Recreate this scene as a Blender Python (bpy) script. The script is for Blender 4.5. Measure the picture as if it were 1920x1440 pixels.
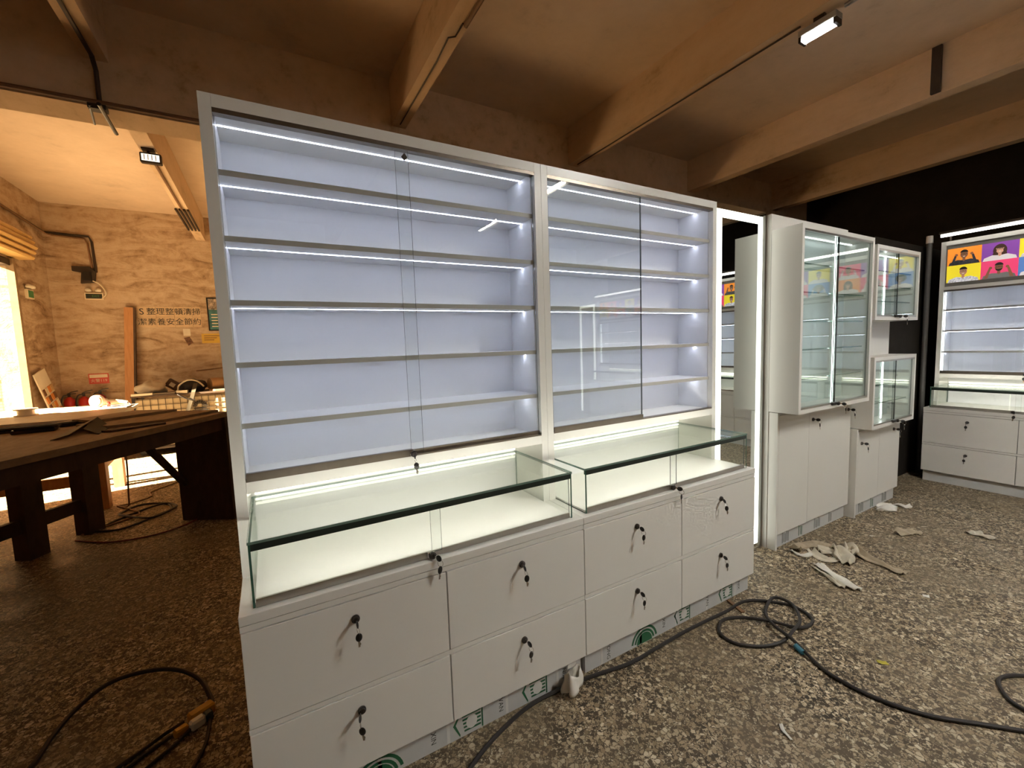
import bpy, bmesh, math, random
from mathutils import Matrix, Vector
for o in list(bpy.data.objects): bpy.data.objects.remove(o, do_unlink=True)
SC = bpy.context.scene; COL = SC.collection
PI = math.pi; R = math.radians
random.seed(7)

# ------------------------------------------------------------------ camera
def make_camera():
    a, b, c = 0.5165, -0.0882, -0.0350            # yaw from +Y, pitch, roll
    fw = Vector((math.sin(a)*math.cos(b), math.cos(a)*math.cos(b), math.sin(b)))
    rt = Vector((math.cos(a), -math.sin(a), 0)); up = rt.cross(fw)
    r2 = math.cos(c)*rt + math.sin(c)*up; u2 = -math.sin(c)*rt + math.cos(c)*up
    cd = bpy.data.cameras.new('camera'); cam = bpy.data.objects.new('camera', cd); COL.objects.link(cam)
    m = Matrix((r2, u2, -fw)).transposed().to_4x4(); m.translation = Vector((0.1226, -1.5842, 1.4162))
    cam.matrix_world = m
    cd.sensor_width = 36; cd.lens = 801.41/1920*36; cd.clip_start = 0.02; cd.clip_end = 200
    SC.camera = cam
make_camera()

# ------------------------------------------------------------------ world, sun, exposure
W = bpy.data.worlds.new('world'); SC.world = W; W.use_nodes = True
bgn = W.node_tree.nodes['Background']
bgn.inputs[0].default_value = (1.0, 0.80, 0.55, 1); bgn.inputs[1].default_value = 0.4
SUN_E = 160.0; SUN_C = (1.0, 0.79, 0.52)
sd = bpy.data.lights.new('sun', 'SUN'); sd.energy = SUN_E; sd.color = SUN_C; sd.angle = R(0.6)
so = bpy.data.objects.new('sun', sd); COL.objects.link(so); so.location = (-8, 3, 10)
so.rotation_euler = Vector((1.0, 0.16, -0.46)).to_track_quat('-Z', 'Y').to_euler()
LED_SHELF = 26.5; LED_CASE = 46.0; LED_GLOW = 5.0; LED_BOX = 9.0; LED_MIRROR = 4.0; TUBE = 6.0; LAMP = 90.0; LAMP_ADDED = 400.0
vs = SC.view_settings
vs.view_transform = 'Standard'; vs.look = 'None'; vs.exposure = 0.0; vs.gamma = 1.0; vs.use_curve_mapping = False
SC.cycles.max_bounces = 14; SC.cycles.diffuse_bounces = 6; SC.cycles.glossy_bounces = 6
SC.cycles.transparent_max_bounces = 32; SC.cycles.caustics_reflective = False; SC.cycles.caustics_refractive = False

# ------------------------------------------------------------------ materials
MT = {}
def newmat(name):
    m = bpy.data.materials.new(name); m.use_nodes = True; nt = m.node_tree
    return m, nt, nt.nodes['Principled BSDF'], nt.nodes['Material Output']
def nd(nt, t, **kw):
    n = nt.nodes.new(t)
    for k, v in kw.items(): setattr(n, k, v)
    return n
def coords(nt, scale=(1,1,1), world=True):
    if world:
        g = nd(nt, 'ShaderNodeNewGeometry'); src = g.outputs['Position']
    else:
        g = nd(nt, 'ShaderNodeTexCoord'); src = g.outputs['Object']
    mp = nd(nt, 'ShaderNodeMapping'); mp.inputs['Scale'].default_value = scale
    nt.links.new(src, mp.inputs['Vector']); return mp.outputs[0]
def ramp(nt, src, stops):
    r = nd(nt, 'ShaderNodeValToRGB'); e = r.color_ramp.elements
    e[0].position, e[0].color = stops[0][0], (*stops[0][1], 1)
    e[1].position, e[1].color = stops[-1][0], (*stops[-1][1], 1)
    for p, c in stops[1:-1]:
        x = e.new(p); x.color = (*c, 1)
    nt.links.new(src, r.inputs[0]); return r.outputs[0]
def noise(nt, vec, scale, detail=4, rough=.6, dist=0.):
    n = nd(nt, 'ShaderNodeTexNoise'); n.inputs['Scale'].default_value = scale
    n.inputs['Detail'].default_value = detail; n.inputs['Roughness'].default_value = rough; n.inputs['Distortion'].default_value = dist
    nt.links.new(vec, n.inputs['Vector']); return n.outputs['Fac']
def bump(nt, bs, h, strength, dist=.01):
    b = nd(nt, 'ShaderNodeBump'); b.inputs['Strength'].default_value = strength; b.inputs['Distance'].default_value = dist
    nt.links.new(h, b.inputs['Height']); nt.links.new(b.outputs[0], bs.inputs['Normal'])
def sc3(c, k): return tuple(min(1, max(0, x*k)) for x in c)
def mat(name, col, rough=.5, metal=0., var=.08, scale=8., bmp=0., spec=None):
    """plain surface with faint procedural mottling"""
    if name in MT: return MT[name]
    m, nt, bs, out = newmat(name)
    v = coords(nt, world=False); f = noise(nt, v, scale)
    c = ramp(nt, f, [(.3, sc3(col, 1-var)), (.7, sc3(col, 1+var))])
    nt.links.new(c, bs.inputs['Base Color']); bs.inputs['Roughness'].default_value = rough; bs.inputs['Metallic'].default_value = metal
    if spec is not None: bs.inputs['Specular IOR Level'].default_value = spec
    if bmp: bump(nt, bs, noise(nt, v, scale*6), bmp)
    MT[name] = m; return m
def emit(name, col, strength):
    if name in MT: return MT[name]
    m, nt, bs, out = newmat(name); nt.nodes.remove(bs)
    e = nd(nt, 'ShaderNodeEmission'); e.inputs[0].default_value = (*col, 1); e.inputs[1].default_value = strength
    nt.links.new(e.outputs[0], out.inputs[0]); MT[name] = m; return m
def glass_mat(name, tint, ior=1.45, rough=0.0):
    m, nt, bs, out = newmat(name); nt.nodes.remove(bs)
    t = nd(nt, 'ShaderNodeBsdfTransparent'); t.inputs[0].default_value = (*tint, 1)
    g = nd(nt, 'ShaderNodeBsdfGlossy'); g.inputs['Roughness'].default_value = rough; g.inputs[0].default_value = (.95, 1, .97, 1)
    lw = nd(nt, 'ShaderNodeLayerWeight')                       # Schlick reflectance, the same from both sides of the pane
    pw = nd(nt, 'ShaderNodeMath', operation='POWER'); pw.inputs[1].default_value = 5; nt.links.new(lw.outputs['Facing'], pw.inputs[0])
    f = nd(nt, 'ShaderNodeMath', operation='MULTIPLY_ADD'); r0 = ((ior-1)/(ior+1))**2; f.inputs[1].default_value = 1-r0; f.inputs[2].default_value = r0
    nt.links.new(pw.outputs[0], f.inputs[0])
    x = nd(nt, 'ShaderNodeMixShader')
    nt.links.new(f.outputs[0], x.inputs[0]); nt.links.new(t.outputs[0], x.inputs[1]); nt.links.new(g.outputs[0], x.inputs[2])
    nt.links.new(x.outputs[0], out.inputs[0]); MT[name] = m; return m

def terrazzo():
    m, nt, bs, out = newmat('terrazzo'); p = coords(nt)
    # warp so that the chips look broken, not cellular
    wn = nd(nt, 'ShaderNodeTexNoise'); wn.inputs['Scale'].default_value = 60; nt.links.new(p, wn.inputs['Vector'])
    mixv = nd(nt, 'ShaderNodeVectorMath', operation='MULTIPLY_ADD'); mixv.inputs[1].default_value = (.012, .012, .0)
    nt.links.new(wn.outputs['Color'], mixv.inputs[0]); nt.links.new(p, mixv.inputs[2]); pv = mixv.outputs[0]
    def chips(scale, lo, hi):
        v = nd(nt, 'ShaderNodeTexVoronoi'); v.inputs['Scale'].default_value = scale; nt.links.new(pv, v.inputs['Vector'])
        e = nd(nt, 'ShaderNodeTexVoronoi', feature='DISTANCE_TO_EDGE'); e.inputs['Scale'].default_value = scale; nt.links.new(pv, e.inputs['Vector'])
        sp = nd(nt, 'ShaderNodeSeparateColor'); nt.links.new(v.outputs['Color'], sp.inputs[0])
        c = ramp(nt, sp.outputs[0], [(.0, (.030, .021, .012)), (.30, (.055, .038, .021)), (.36, (.24, .18, .105)), (.66, (.40, .31, .20)), (.86, (.58, .48, .33)), (1., (.72, .64, .48))])
        k = ramp(nt, e.outputs['Distance'], [(lo, (0, 0, 0)), (hi, (1, 1, 1))])
        return c, k
    c1, k1 = chips(62, .05, .12); c2, k2 = chips(150, .05, .15)
    base = ramp(nt, noise(nt, p, 40), [(.3, (.020, .014, .008)), (.7, (.045, .032, .018))])
    m1 = nd(nt, 'ShaderNodeMix', data_type='RGBA'); nt.links.new(k2, m1.inputs[0]); nt.links.new(base, m1.inputs[6]); nt.links.new(c2, m1.inputs[7])
    big = ramp(nt, noise(nt, p, 26, 2), [(.40, (0, 0, 0)), (.46, (1, 1, 1))])
    kk = nd(nt, 'ShaderNodeMath', operation='MULTIPLY'); nt.links.new(k1, kk.inputs[0]); nt.links.new(big, kk.inputs[1])
    m2 = nd(nt, 'ShaderNodeMix', data_type='RGBA'); nt.links.new(kk.outputs[0], m2.inputs[0]); nt.links.new(m1.outputs[2], m2.inputs[6]); nt.links.new(c1, m2.inputs[7])
    # worn, dusty areas with a shape of their own
    dirt = ramp(nt, noise(nt, p, 1.6, 8, .65), [(.42, (0, 0, 0)), (.68, (1, 1, 1))])
    dm = nd(nt, 'ShaderNodeMath', operation='MULTIPLY'); dm.inputs[1].default_value = .55; nt.links.new(dirt, dm.inputs[0]); dm.inputs[1].default_value = .72
    m3 = nd(nt, 'ShaderNodeMix', data_type='RGBA'); nt.links.new(dm.outputs[0], m3.inputs[0]); nt.links.new(m2.outputs[2], m3.inputs[6]); m3.inputs[7].default_value = (.20, .155, .10, 1)
    nt.links.new(m3.outputs[2], bs.inputs['Base Color'])
    r = ramp(nt, noise(nt, p, 3, 6), [(.3, (.42,)*3), (.7, (.7,)*3)]); nt.links.new(r, bs.inputs['Roughness'])
    bs.inputs['Specular IOR Level'].default_value = .35
    bump(nt, bs, k1, .12, .002); MT['terrazzo'] = m
terrazzo()
def plaster(name, cols, streak=(1.0, 1.0, 3.6), bs_str=.5, dist=.02):
    m, nt, bs, out = newmat(name); p = coords(nt, streak); q = coords(nt)
    a = noise(nt, p, 1.6, 8, .65, 1.3 if streak[2] > 3 else 0.); b = noise(nt, q, 9, 6, .7); big = noise(nt, q, .7, 4)
    mx = nd(nt, 'ShaderNodeMath', operation='MULTIPLY_ADD'); mx.inputs[1].default_value = .55
    nt.links.new(a, mx.inputs[0])
    h = nd(nt, 'ShaderNodeMath', operation='MULTIPLY'); h.inputs[1].default_value = .25; nt.links.new(b, h.inputs[0])
    h2 = nd(nt, 'ShaderNodeMath', operation='MULTIPLY_ADD'); h2.inputs[1].default_value = .2; nt.links.new(big, h2.inputs[0]); nt.links.new(h.outputs[0], h2.inputs[2])
    nt.links.new(h2.outputs[0], mx.inputs[2])
    c = ramp(nt, mx.outputs[0], [(.36, cols[0]), (.45, cols[1]), (.52, cols[2]), (.62, cols[3])])
    nt.links.new(c, bs.inputs['Base Color']); bs.inputs['Roughness'].default_value = .9; bs.inputs['Specular IOR Level'].default_value = .15
    bump(nt, bs, mx.outputs[0], bs_str, dist); MT[name] = m
plaster('wall_plaster', [(.18, .11, .062), (.40, .28, .175), (.52, .39, .265), (.60, .48, .345)], bs_str=.55, dist=.05)
plaster('ceiling_paint', [(.50, .385, .28), (.61, .475, .35), (.64, .50, .37), (.68, .54, .41)], (1, 1, 1), .06, .01)
plaster('beam_concrete', [(.42, .29, .175), (.61, .45, .295), (.66, .49, .33), (.70, .53, .37)], (3, .7, 3), .25, .01)
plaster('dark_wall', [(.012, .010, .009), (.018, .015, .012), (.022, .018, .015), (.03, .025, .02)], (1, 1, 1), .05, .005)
plaster('concrete_out', [(.18, .165, .14), (.22, .20, .17), (.24, .22, .185), (.27, .245, .21)], (1, 1, 1), .1, .01)
def mosaic():
    m, nt, bs, out = newmat('mosaic_tiles'); p = coords(nt)
    sx = nd(nt, 'ShaderNodeSeparateXYZ'); nt.links.new(p, sx.inputs[0])
    ad = nd(nt, 'ShaderNodeMath', operation='ADD'); nt.links.new(sx.outputs[0], ad.inputs[0]); nt.links.new(sx.outputs[1], ad.inputs[1])
    cb = nd(nt, 'ShaderNodeCombineXYZ'); nt.links.new(ad.outputs[0], cb.inputs[0]); nt.links.new(sx.outputs[2], cb.inputs[1])
    bk = nd(nt, 'ShaderNodeTexBrick'); bk.offset = 0; bk.inputs['Scale'].default_value = 1
    bk.inputs['Brick Width'].default_value = .05; bk.inputs['Row Height'].default_value = .05; bk.inputs['Mortar Size'].default_value = .004
    bk.inputs['Color1'].default_value = (.36, .335, .27, 1); bk.inputs['Color2'].default_value = (.31, .29, .23, 1); bk.inputs['Mortar'].default_value = (.18, .16, .12, 1)
    nt.links.new(cb.outputs[0], bk.inputs['Vector'])
    sn = nd(nt, 'ShaderNodeVectorMath', operation='SNAP'); sn.inputs[1].default_value = (.05, .05, 1); nt.links.new(cb.outputs[0], sn.inputs[0])
    wn = nd(nt, 'ShaderNodeTexWhiteNoise'); nt.links.new(sn.outputs[0], wn.inputs['Vector'])
    k = ramp(nt, wn.outputs['Value'], [(.895, (0, 0, 0)), (.90, (1, 1, 1))])
    mx = nd(nt, 'ShaderNodeMix', data_type='RGBA'); nt.links.new(k, mx.inputs[0]); nt.links.new(bk.outputs['Color'], mx.inputs[6]); mx.inputs[7].default_value = (.16, .14, .08, 1)
    nt.links.new(mx.outputs[2], bs.inputs['Base Color']); bs.inputs['Roughness'].default_value = .35
    MT['mosaic_tiles'] = m
mosaic()
def wood(name, c0, c1, axis=(1, 12, 12), rough=.6):
    m, nt, bs, out = newmat(name); v = coords(nt, axis, world=False)
    f = noise(nt, v, 3.5, 8, .65); c = ramp(nt, f, [(.3, c0), (.7, c1)])
    nt.links.new(c, bs.inputs['Base Color']); bs.inputs['Roughness'].default_value = rough; bump(nt, bs, f, .1, .003); MT[name] = m
wood('plank_wood', (.42, .19, .07), (.58, .30, .13), (12, 12, 1))
wood('bench_wood', (.22, .145, .085), (.38, .27, .17), (6, 2, 6), .75)
wood('table_board', (.50, .42, .30), (.66, .58, .44), (3, 3, 3), .6)
wood('orange_wood', (.46, .20, .07), (.62, .32, .13), (8, 8, 2))
wood('dark_wood', (.045, .024, .012), (.085, .05, .028), (5, 5, 2), .7)

WHITE = mat('white_laminate', (.80, .79, .75), .32, var=.012, scale=3)
INNER = mat('white_interior', (.80, .81, .83), .45, var=.01, scale=3)
DECK = mat('white_deck', (.84, .84, .80), .35, var=.02, scale=6)
ALU = mat('brushed_aluminium', (.50, .48, .44), .32, 1., var=.05, scale=30)
RAILD = mat('bronze_rail', (.20, .17, .14), .35, .9, var=.06, scale=30)
DARKRAIL = mat('dark_green_rail', (.022, .034, .030), .28, .3, var=.1, scale=20)
BLACK = mat('black_plastic', (.012, .011, .010), .35, var=.1)
RUBBER = mat('black_rubber', (.016, .012, .011), .55, var=.15)
CHROME = mat('chrome', (.62, .60, .58), .18, 1., var=.03)
LOCKM = mat('lock_metal', (.10, .09, .085), .28, .9, var=.1)
GAP = mat('shadow_gap_board', (.30, .29, .27), .6, var=.03)
FILM = mat('protective_film', (.60, .61, .61), .28, 0., var=.06, scale=5)
FILML = mat('protective_film_white', (.74, .74, .72), .35, var=.05)
GREEN = mat('print_green', (.02, .12, .055), .4, var=.1)
PRINTK = mat('print_black', (.02, .022, .02), .5, var=.1)
GLASS = glass_mat('clear_glass', (.986, .994, .991), 1.42)
GLASSG = glass_mat('green_tint_glass', (.986, .993, .983), 1.42)
COATED = glass_mat('reflective_glass', (.93, .96, .95), 2.0)
GEDGE = mat('glass_edge_green', (.045, .13, .095), .12, var=.1, scale=20)
GEDGE2 = mat('glass_edge_grey', (.16, .19, .18), .2, var=.1, scale=20)
MIRROR = mat('mirror_silver', (.82, .86, .85), .015, 1., var=.004)
BACKM = mat('grey_back_board', (.56, .62, .62), .4, var=.02)
L_SHELF = emit('led_shelf', (.88, .94, 1.17), LED_SHELF)
L_CASE = emit('led_case', (1.0, .965, .84), LED_CASE)
L_GLOW = emit('led_case_back', (1.0, .97, .78), LED_GLOW)
L_BOX = emit('led_box', (.95, 1.0, .97), LED_BOX)
L_MIR = emit('led_mirror', (1.0, .99, .86), LED_MIRROR)
L_TUBE = emit('led_tube', (1.0, .97, .88), TUBE)
L_LAMP = emit('lamp_lens', (.96, .97, 1.0), LAMP)
L_ADDED = emit('added_lamp_lens', (1.0, .98, .90), LAMP_ADDED)  # lens of the tube lamps added out of view
L_FLOOD = emit('flood_lens', (1.0, .92, .75), 1.6)
GREY = mat('grey_pvc', (.34, .33, .32), .45, var=.08)
STEEL = mat('dark_steel', (.06, .045, .035), .5, .6, var=.2)
RUST = mat('brown_conduit', (.20, .105, .05), .6, var=.15)
CREAM = mat('cream_plastic', (.72, .64, .48), .4, var=.05)
RED = mat('extinguisher_red', (.40, .02, .015), .3, var=.08)
CARD = mat('cardboard', (.42, .26, .13), .8, var=.12)
CLOTH = mat('pale_cloth', (.60, .52, .38), .9, var=.12, bmp=.3)
CLOTHD = mat('dark_cloth', (.03, .025, .02), .9, var=.2)
PAPER = mat('paper_white', (.70, .63, .50), .8, var=.05)
SCRAP = mat('film_scrap', (.62, .57, .46), .55, var=.14, scale=20)
SCRAPW = mat('film_scrap_white', (.74, .72, .66), .55, var=.08, scale=20)
SCRAPD = mat('film_scrap_dusty', (.40, .33, .23), .65, var=.2, scale=20)
YEL = mat('yellow_plastic', (.62, .33, .02), .45, var=.1)

# ------------------------------------------------------------------ mesh helpers
class MB:
    def __init__(s): s.v = []; s.f = []; s.m = []
    def _add(s, vs, fs, m):
        o = len(s.v); s.v += [tuple(x) for x in vs]
        for f in fs: s.f.append(tuple(i+o for i in f)); s.m.append(m)
        return s
    def box(s, x0, x1, y0, y1, z0, z1, m=0):
        v = [(x, y, z) for z in (z0, z1) for y in (y0, y1) for x in (x0, x1)]
        return s._add(v, [(0,2,3,1), (4,5,7,6), (0,1,5,4), (1,3,7,5), (3,2,6,7), (2,0,4,6)], m)
    def pane(s, x0, x1, y0, y1, z0, z1, ax, m=0, e=1):
        """thin slab: the two faces across axis ax get m, the rims get e"""
        s.box(x0, x1, y0, y1, z0, z1, e)
        idx = {0: (3, 5), 1: (2, 4), 2: (0, 1)}[ax]
        for i in idx: s.m[len(s.m)-6+i] = m
        return s
    def prism(s, poly, a0, a1, ax=2, m=0):
        """polygon extruded along an axis; ax 2: poly=(x,y), 1: (x,z), 0: (y,z)"""
        def P(p, a): return (p[0], p[1], a) if ax == 2 else ((p[0], a, p[1]) if ax == 1 else (a, p[0], p[1]))
        n = len(poly); v = [P(p, a0) for p in poly] + [P(p, a1) for p in poly]
        return s._add(v, [tuple(range(n))[::-1], tuple(range(n, 2*n))] + [(i, (i+1) % n, n+(i+1) % n, n+i) for i in range(n)], m)
    def cyl(s, p0, p1, r0, r1=None, n=14, m=0):
        r1 = r0 if r1 is None else r1
        p0, p1 = Vector(p0), Vector(p1); d = (p1-p0).normalized(); a = d.orthogonal().normalized(); b = d.cross(a)
        v = [p + r*(math.cos(2*PI*i/n)*a + math.sin(2*PI*i/n)*b) for p, r in ((p0, r0), (p1, r1)) for i in range(n)]
        return s._add(v, [tuple(range(n))[::-1], tuple(range(n, 2*n))] + [(i, (i+1) % n, n+(i+1) % n, n+i) for i in range(n)], m)
    def tube(s, pts, r, n=8, m=0):
        pts = [Vector(p) for p in pts]; rings = []; a = None
        for i, p in enumerate(pts):
            d = (pts[min(i+1, len(pts)-1)] - pts[max(i-1, 0)]).normalized()
            if a is None: a = d.orthogonal().normalized()
            a = (a - d*a.dot(d)).normalized(); b = d.cross(a)
            rr = r[i] if isinstance(r, (list, tuple)) else r
            rings.append([p + rr*(math.cos(2*PI*k/n)*a + math.sin(2*PI*k/n)*b) for k in range(n)])
        v = [q for g in rings for q in g]; L = len(rings)
        f = [(i*n+k, i*n+(k+1) % n, (i+1)*n+(k+1) % n, (i+1)*n+k) for i in range(L-1) for k in range(n)]
        f += [tuple(range(n))[::-1], tuple(range((L-1)*n, L*n))]
        return s._add(v, f, m)
    def ell(s, c, rx, ry, rz, nu=14, nv=9, m=0):
        v = [(c[0]+rx*math.sin(PI*j/nv)*math.cos(2*PI*i/nu), c[1]+ry*math.sin(PI*j/nv)*math.sin(2*PI*i/nu), c[2]-rz*math.cos(PI*j/nv)) for j in range(1, nv) for i in range(nu)]
        v += [(c[0], c[1], c[2]-rz), (c[0], c[1], c[2]+rz)]; B, T = len(v)-2, len(v)-1
        f = [(j*nu+i, j*nu+(i+1) % nu, (j+1)*nu+(i+1) % nu, (j+1)*nu+i) for j in range(nv-2) for i in range(nu)]
        f += [(B, (i+1) % nu, i) for i in range(nu)] + [(T, (nv-2)*nu+i, (nv-2)*nu+(i+1) % nu) for i in range(nu)]
        return s._add(v, f, m)
    def lathe(s, prof, c=(0, 0, 0), n=18, m=0):
        v = [(c[0]+r*math.cos(2*PI*i/n), c[1]+r*math.sin(2*PI*i/n), c[2]+z) for r, z in prof for i in range(n)]; L = len(prof)
        f = [(j*n+i, j*n+(i+1) % n, (j+1)*n+(i+1) % n, (j+1)*n+i) for j in range(L-1) for i in range(n)]
        f += [tuple(range(n))[::-1], tuple(range((L-1)*n, L*n))]
        return s._add(v, f, m)
    def torus(s, c, ax, RR, r, n=18, k=6, m=0):
        d = Vector(ax).normalized(); a = d.orthogonal().normalized(); b = d.cross(a); v = []
        for i in range(n):
            u = math.cos(2*PI*i/n)*a + math.sin(2*PI*i/n)*b
            for j in range(k): v.append(Vector(c) + u*(RR+r*math.cos(2*PI*j/k)) + d*r*math.sin(2*PI*j/k))
        return s._add(v, [(i*k+j, ((i+1) % n)*k+j, ((i+1) % n)*k+(j+1) % k, i*k+(j+1) % k) for i in range(n) for j in range(k)], m)
    def grid(s, fn, nu, nv, m=0):
        v = [fn(i/nu, j/nv) for j in range(nv+1) for i in range(nu+1)]
        return s._add(v, [(j*(nu+1)+i, j*(nu+1)+i+1, (j+1)*(nu+1)+i+1, (j+1)*(nu+1)+i) for j in range(nv) for i in range(nu)], m)
    def xf(s, M): s.v = [tuple(M @ Vector(p)) for p in s.v]; return s

def wmat(o):
    M = Matrix.Translation(o.location) @ o.rotation_euler.to_matrix().to_4x4()
    return wmat(o.parent) @ M if o.parent else M
def link(name, me, parent=None):
    o = bpy.data.objects.new(name, me); COL.objects.link(o)
    if parent: o.parent = parent
    return o
def obj(name, mb, mats, parent=None, smooth=False, local=False, solid=0, bevel=0):
    """one mesh object; coordinates are world unless local; a free object gets its origin at its base"""
    vs_ = [Vector(v) for v in mb.v]; loc = None
    if parent is not None:
        if not local:
            I = wmat(parent).inverted(); vs_ = [I @ v for v in vs_]
    else:
        lo = [min(v[i] for v in vs_) for i in range(3)]; hi = [max(v[i] for v in vs_) for i in range(3)]
        loc = Vector(((lo[0]+hi[0])/2, (lo[1]+hi[1])/2, lo[2])); vs_ = [v-loc for v in vs_]
    me = bpy.data.meshes.new(name); me.from_pydata(vs_, [], mb.f)
    mats = mats if isinstance(mats, (list, tuple)) else [mats]
    for m in mats: me.materials.append(MT[m] if isinstance(m, str) else m)
    me.polygons.foreach_set('material_index', mb.m)
    bm = bmesh.new(); bm.from_mesh(me); bmesh.ops.recalc_face_normals(bm, faces=bm.faces)
    if bevel: bmesh.ops.bevel(bm, geom=bm.edges[:], offset=bevel, segments=1, affect='EDGES', clamp_overlap=True)
    bm.to_mesh(me); bm.free()
    if smooth:
        me.polygons.foreach_set('use_smooth', [True]*len(me.polygons))
        if smooth != 'all': me.set_sharp_from_angle(angle=R(38))
    me.update(); o = link(name, me, parent)
    if loc: o.location = loc
    if solid:
        md = o.modifiers.new('thickness', 'SOLIDIFY'); md.thickness = solid
    return o
def tag(o, label=None, cat=None, group=None, kind=None):
    if label: o['label'] = label
    if cat: o['category'] = cat
    if group: o['group'] = group
    if kind: o['kind'] = kind
    return o
def thing(name, label, cat, loc=(0, 0, 0), rz=0, group=None):
    o = link(name, None); o.location = loc; o.rotation_euler = (0, 0, rz); o.empty_display_size = .1
    return tag(o, label, cat, group)
def share(src, name, parent, loc=(0, 0, 0), rot=(0, 0, 0)):
    c = src.copy(); c.name = name; COL.objects.link(c); c.parent = parent; c.location = loc; c.rotation_euler = rot
    return c
def text_mb(body, size, depth=.0, bold=0.):
    c = bpy.data.curves.new('tmp', 'FONT'); c.body = body; c.size = size; c.align_x = 'CENTER'; c.align_y = 'CENTER'; c.extrude = depth; c.offset = bold; c.resolution_u = 3
    o = bpy.data.objects.new('tmp', c); COL.objects.link(o)
    me = bpy.data.meshes.new_from_object(o.evaluated_get(bpy.context.evaluated_depsgraph_get()))
    mb = MB(); mb.v = [tuple(v.co) for v in me.vertices]; mb.f = [tuple(p.vertices) for p in me.polygons]; mb.m = [0]*len(mb.f)
    bpy.data.objects.remove(o); bpy.data.curves.remove(c); bpy.data.meshes.remove(me)
    return mb
def spline(pts, k=8, closed=False):
    P = [Vector(p) for p in pts]; out = []; n = len(P)
    for i in range(n-1):
        p0, p1, p2, p3 = P[max(i-1, 0)], P[i], P[i+1], P[min(i+2, n-1)]
        for j in range(k):
            t = j/k
            out.append(.5*((2*p1) + (p2-p0)*t + (2*p0-5*p1+4*p2-p3)*t*t + (3*p1-p0-3*p2+p3)*t**3))
    out.append(P[-1]); return out
def struct(name, mb, m, **kw):
    o = obj(name, mb, m, **kw)
    if o.parent is None: o['kind'] = 'structure'
    return o

# ------------------------------------------------------------------ the building
CZ = 3.73; YW = 7.3; XL = -2.58
DY0, DY1, DZ = 4.30, 6.20, 2.72          # doorway in the left wall
struct('floor', MB().box(XL-.2, 8.2, -7.2, YW+.2, -.12, 0), 'terrazzo')
struct('ground_outside', MB().box(-14, XL-.2, -2, 14, -.14, -.02), 'concrete_out')
ceil = struct('ceiling', MB().box(XL-.2, 8.2, -7.2, YW+.2, CZ, CZ+.2), 'ceiling_paint')
GY0, GY1, GZ = 2.27, 2.55, 3.06
g = obj('girder', MB().box(XL, 8, GY0, GY1, GZ, CZ), 'beam_concrete', ceil)
BXS = [-.76, 1.20, 3.11, 5.05, 6.98]
for bx in BXS:
    obj('beam', MB().box(bx, bx+.125, -7, GY0, 3.35, CZ), 'beam_concrete', ceil)
    obj('beam', MB().box(bx, bx+.125, GY1, YW, 3.35, CZ), 'beam_concrete', ceil)
struct('wall_back', MB().box(XL-.2, 8.2, YW, YW+.2, 0, CZ), 'wall_plaster')
struct('wall_left', MB().box(XL-.2, XL, -7.2, DY0, 0, CZ).box(XL-.2, XL, DY1, YW, 0, CZ).box(XL-.2, XL, DY0, DY1, DZ, CZ), 'wall_plaster')
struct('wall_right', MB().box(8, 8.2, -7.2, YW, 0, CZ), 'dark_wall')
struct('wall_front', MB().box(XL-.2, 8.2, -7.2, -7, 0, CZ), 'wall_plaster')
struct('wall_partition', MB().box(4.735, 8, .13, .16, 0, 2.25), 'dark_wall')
struct('wall_outside', MB().box(-6.5, 0, 0, .3, -.02, 6).xf(Matrix.Translation((-2.95, 8.75, 0)) @ Matrix.Rotation(R(6), 4, 'Z')), 'mosaic_tiles')
# roller door: jamb, guides, housing with its rolled slats
d1 = struct('door_1', MB().box(XL-.02, XL+.05, DY1-.02, DY1+.035, 0, DZ).box(XL-.02, XL+.03, DY1+.05, DY1+.09, 0, DZ+.05), mat('door_guide_metal', (.36, .25, .14), .45, .5, var=.15))
for k in range(5):
    z = DZ+.02+k*.065
    obj('slat', MB().prism([(XL+.02, z), (XL+.20-.02*abs(k-2), z+.012), (XL+.215-.02*abs(k-2), z+.036), (XL+.20-.02*abs(k-2), z+.06), (XL+.02, z+.07)], DY0, DY1+.22, 1), mat('shutter_yellow', (.66, .43, .16), .4, .2, var=.1), d1)
obj('bottom_bar', MB().box(XL-.12, XL+.02, DY0, DY1, DZ-.09, DZ-.02), STEEL, d1)

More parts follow.
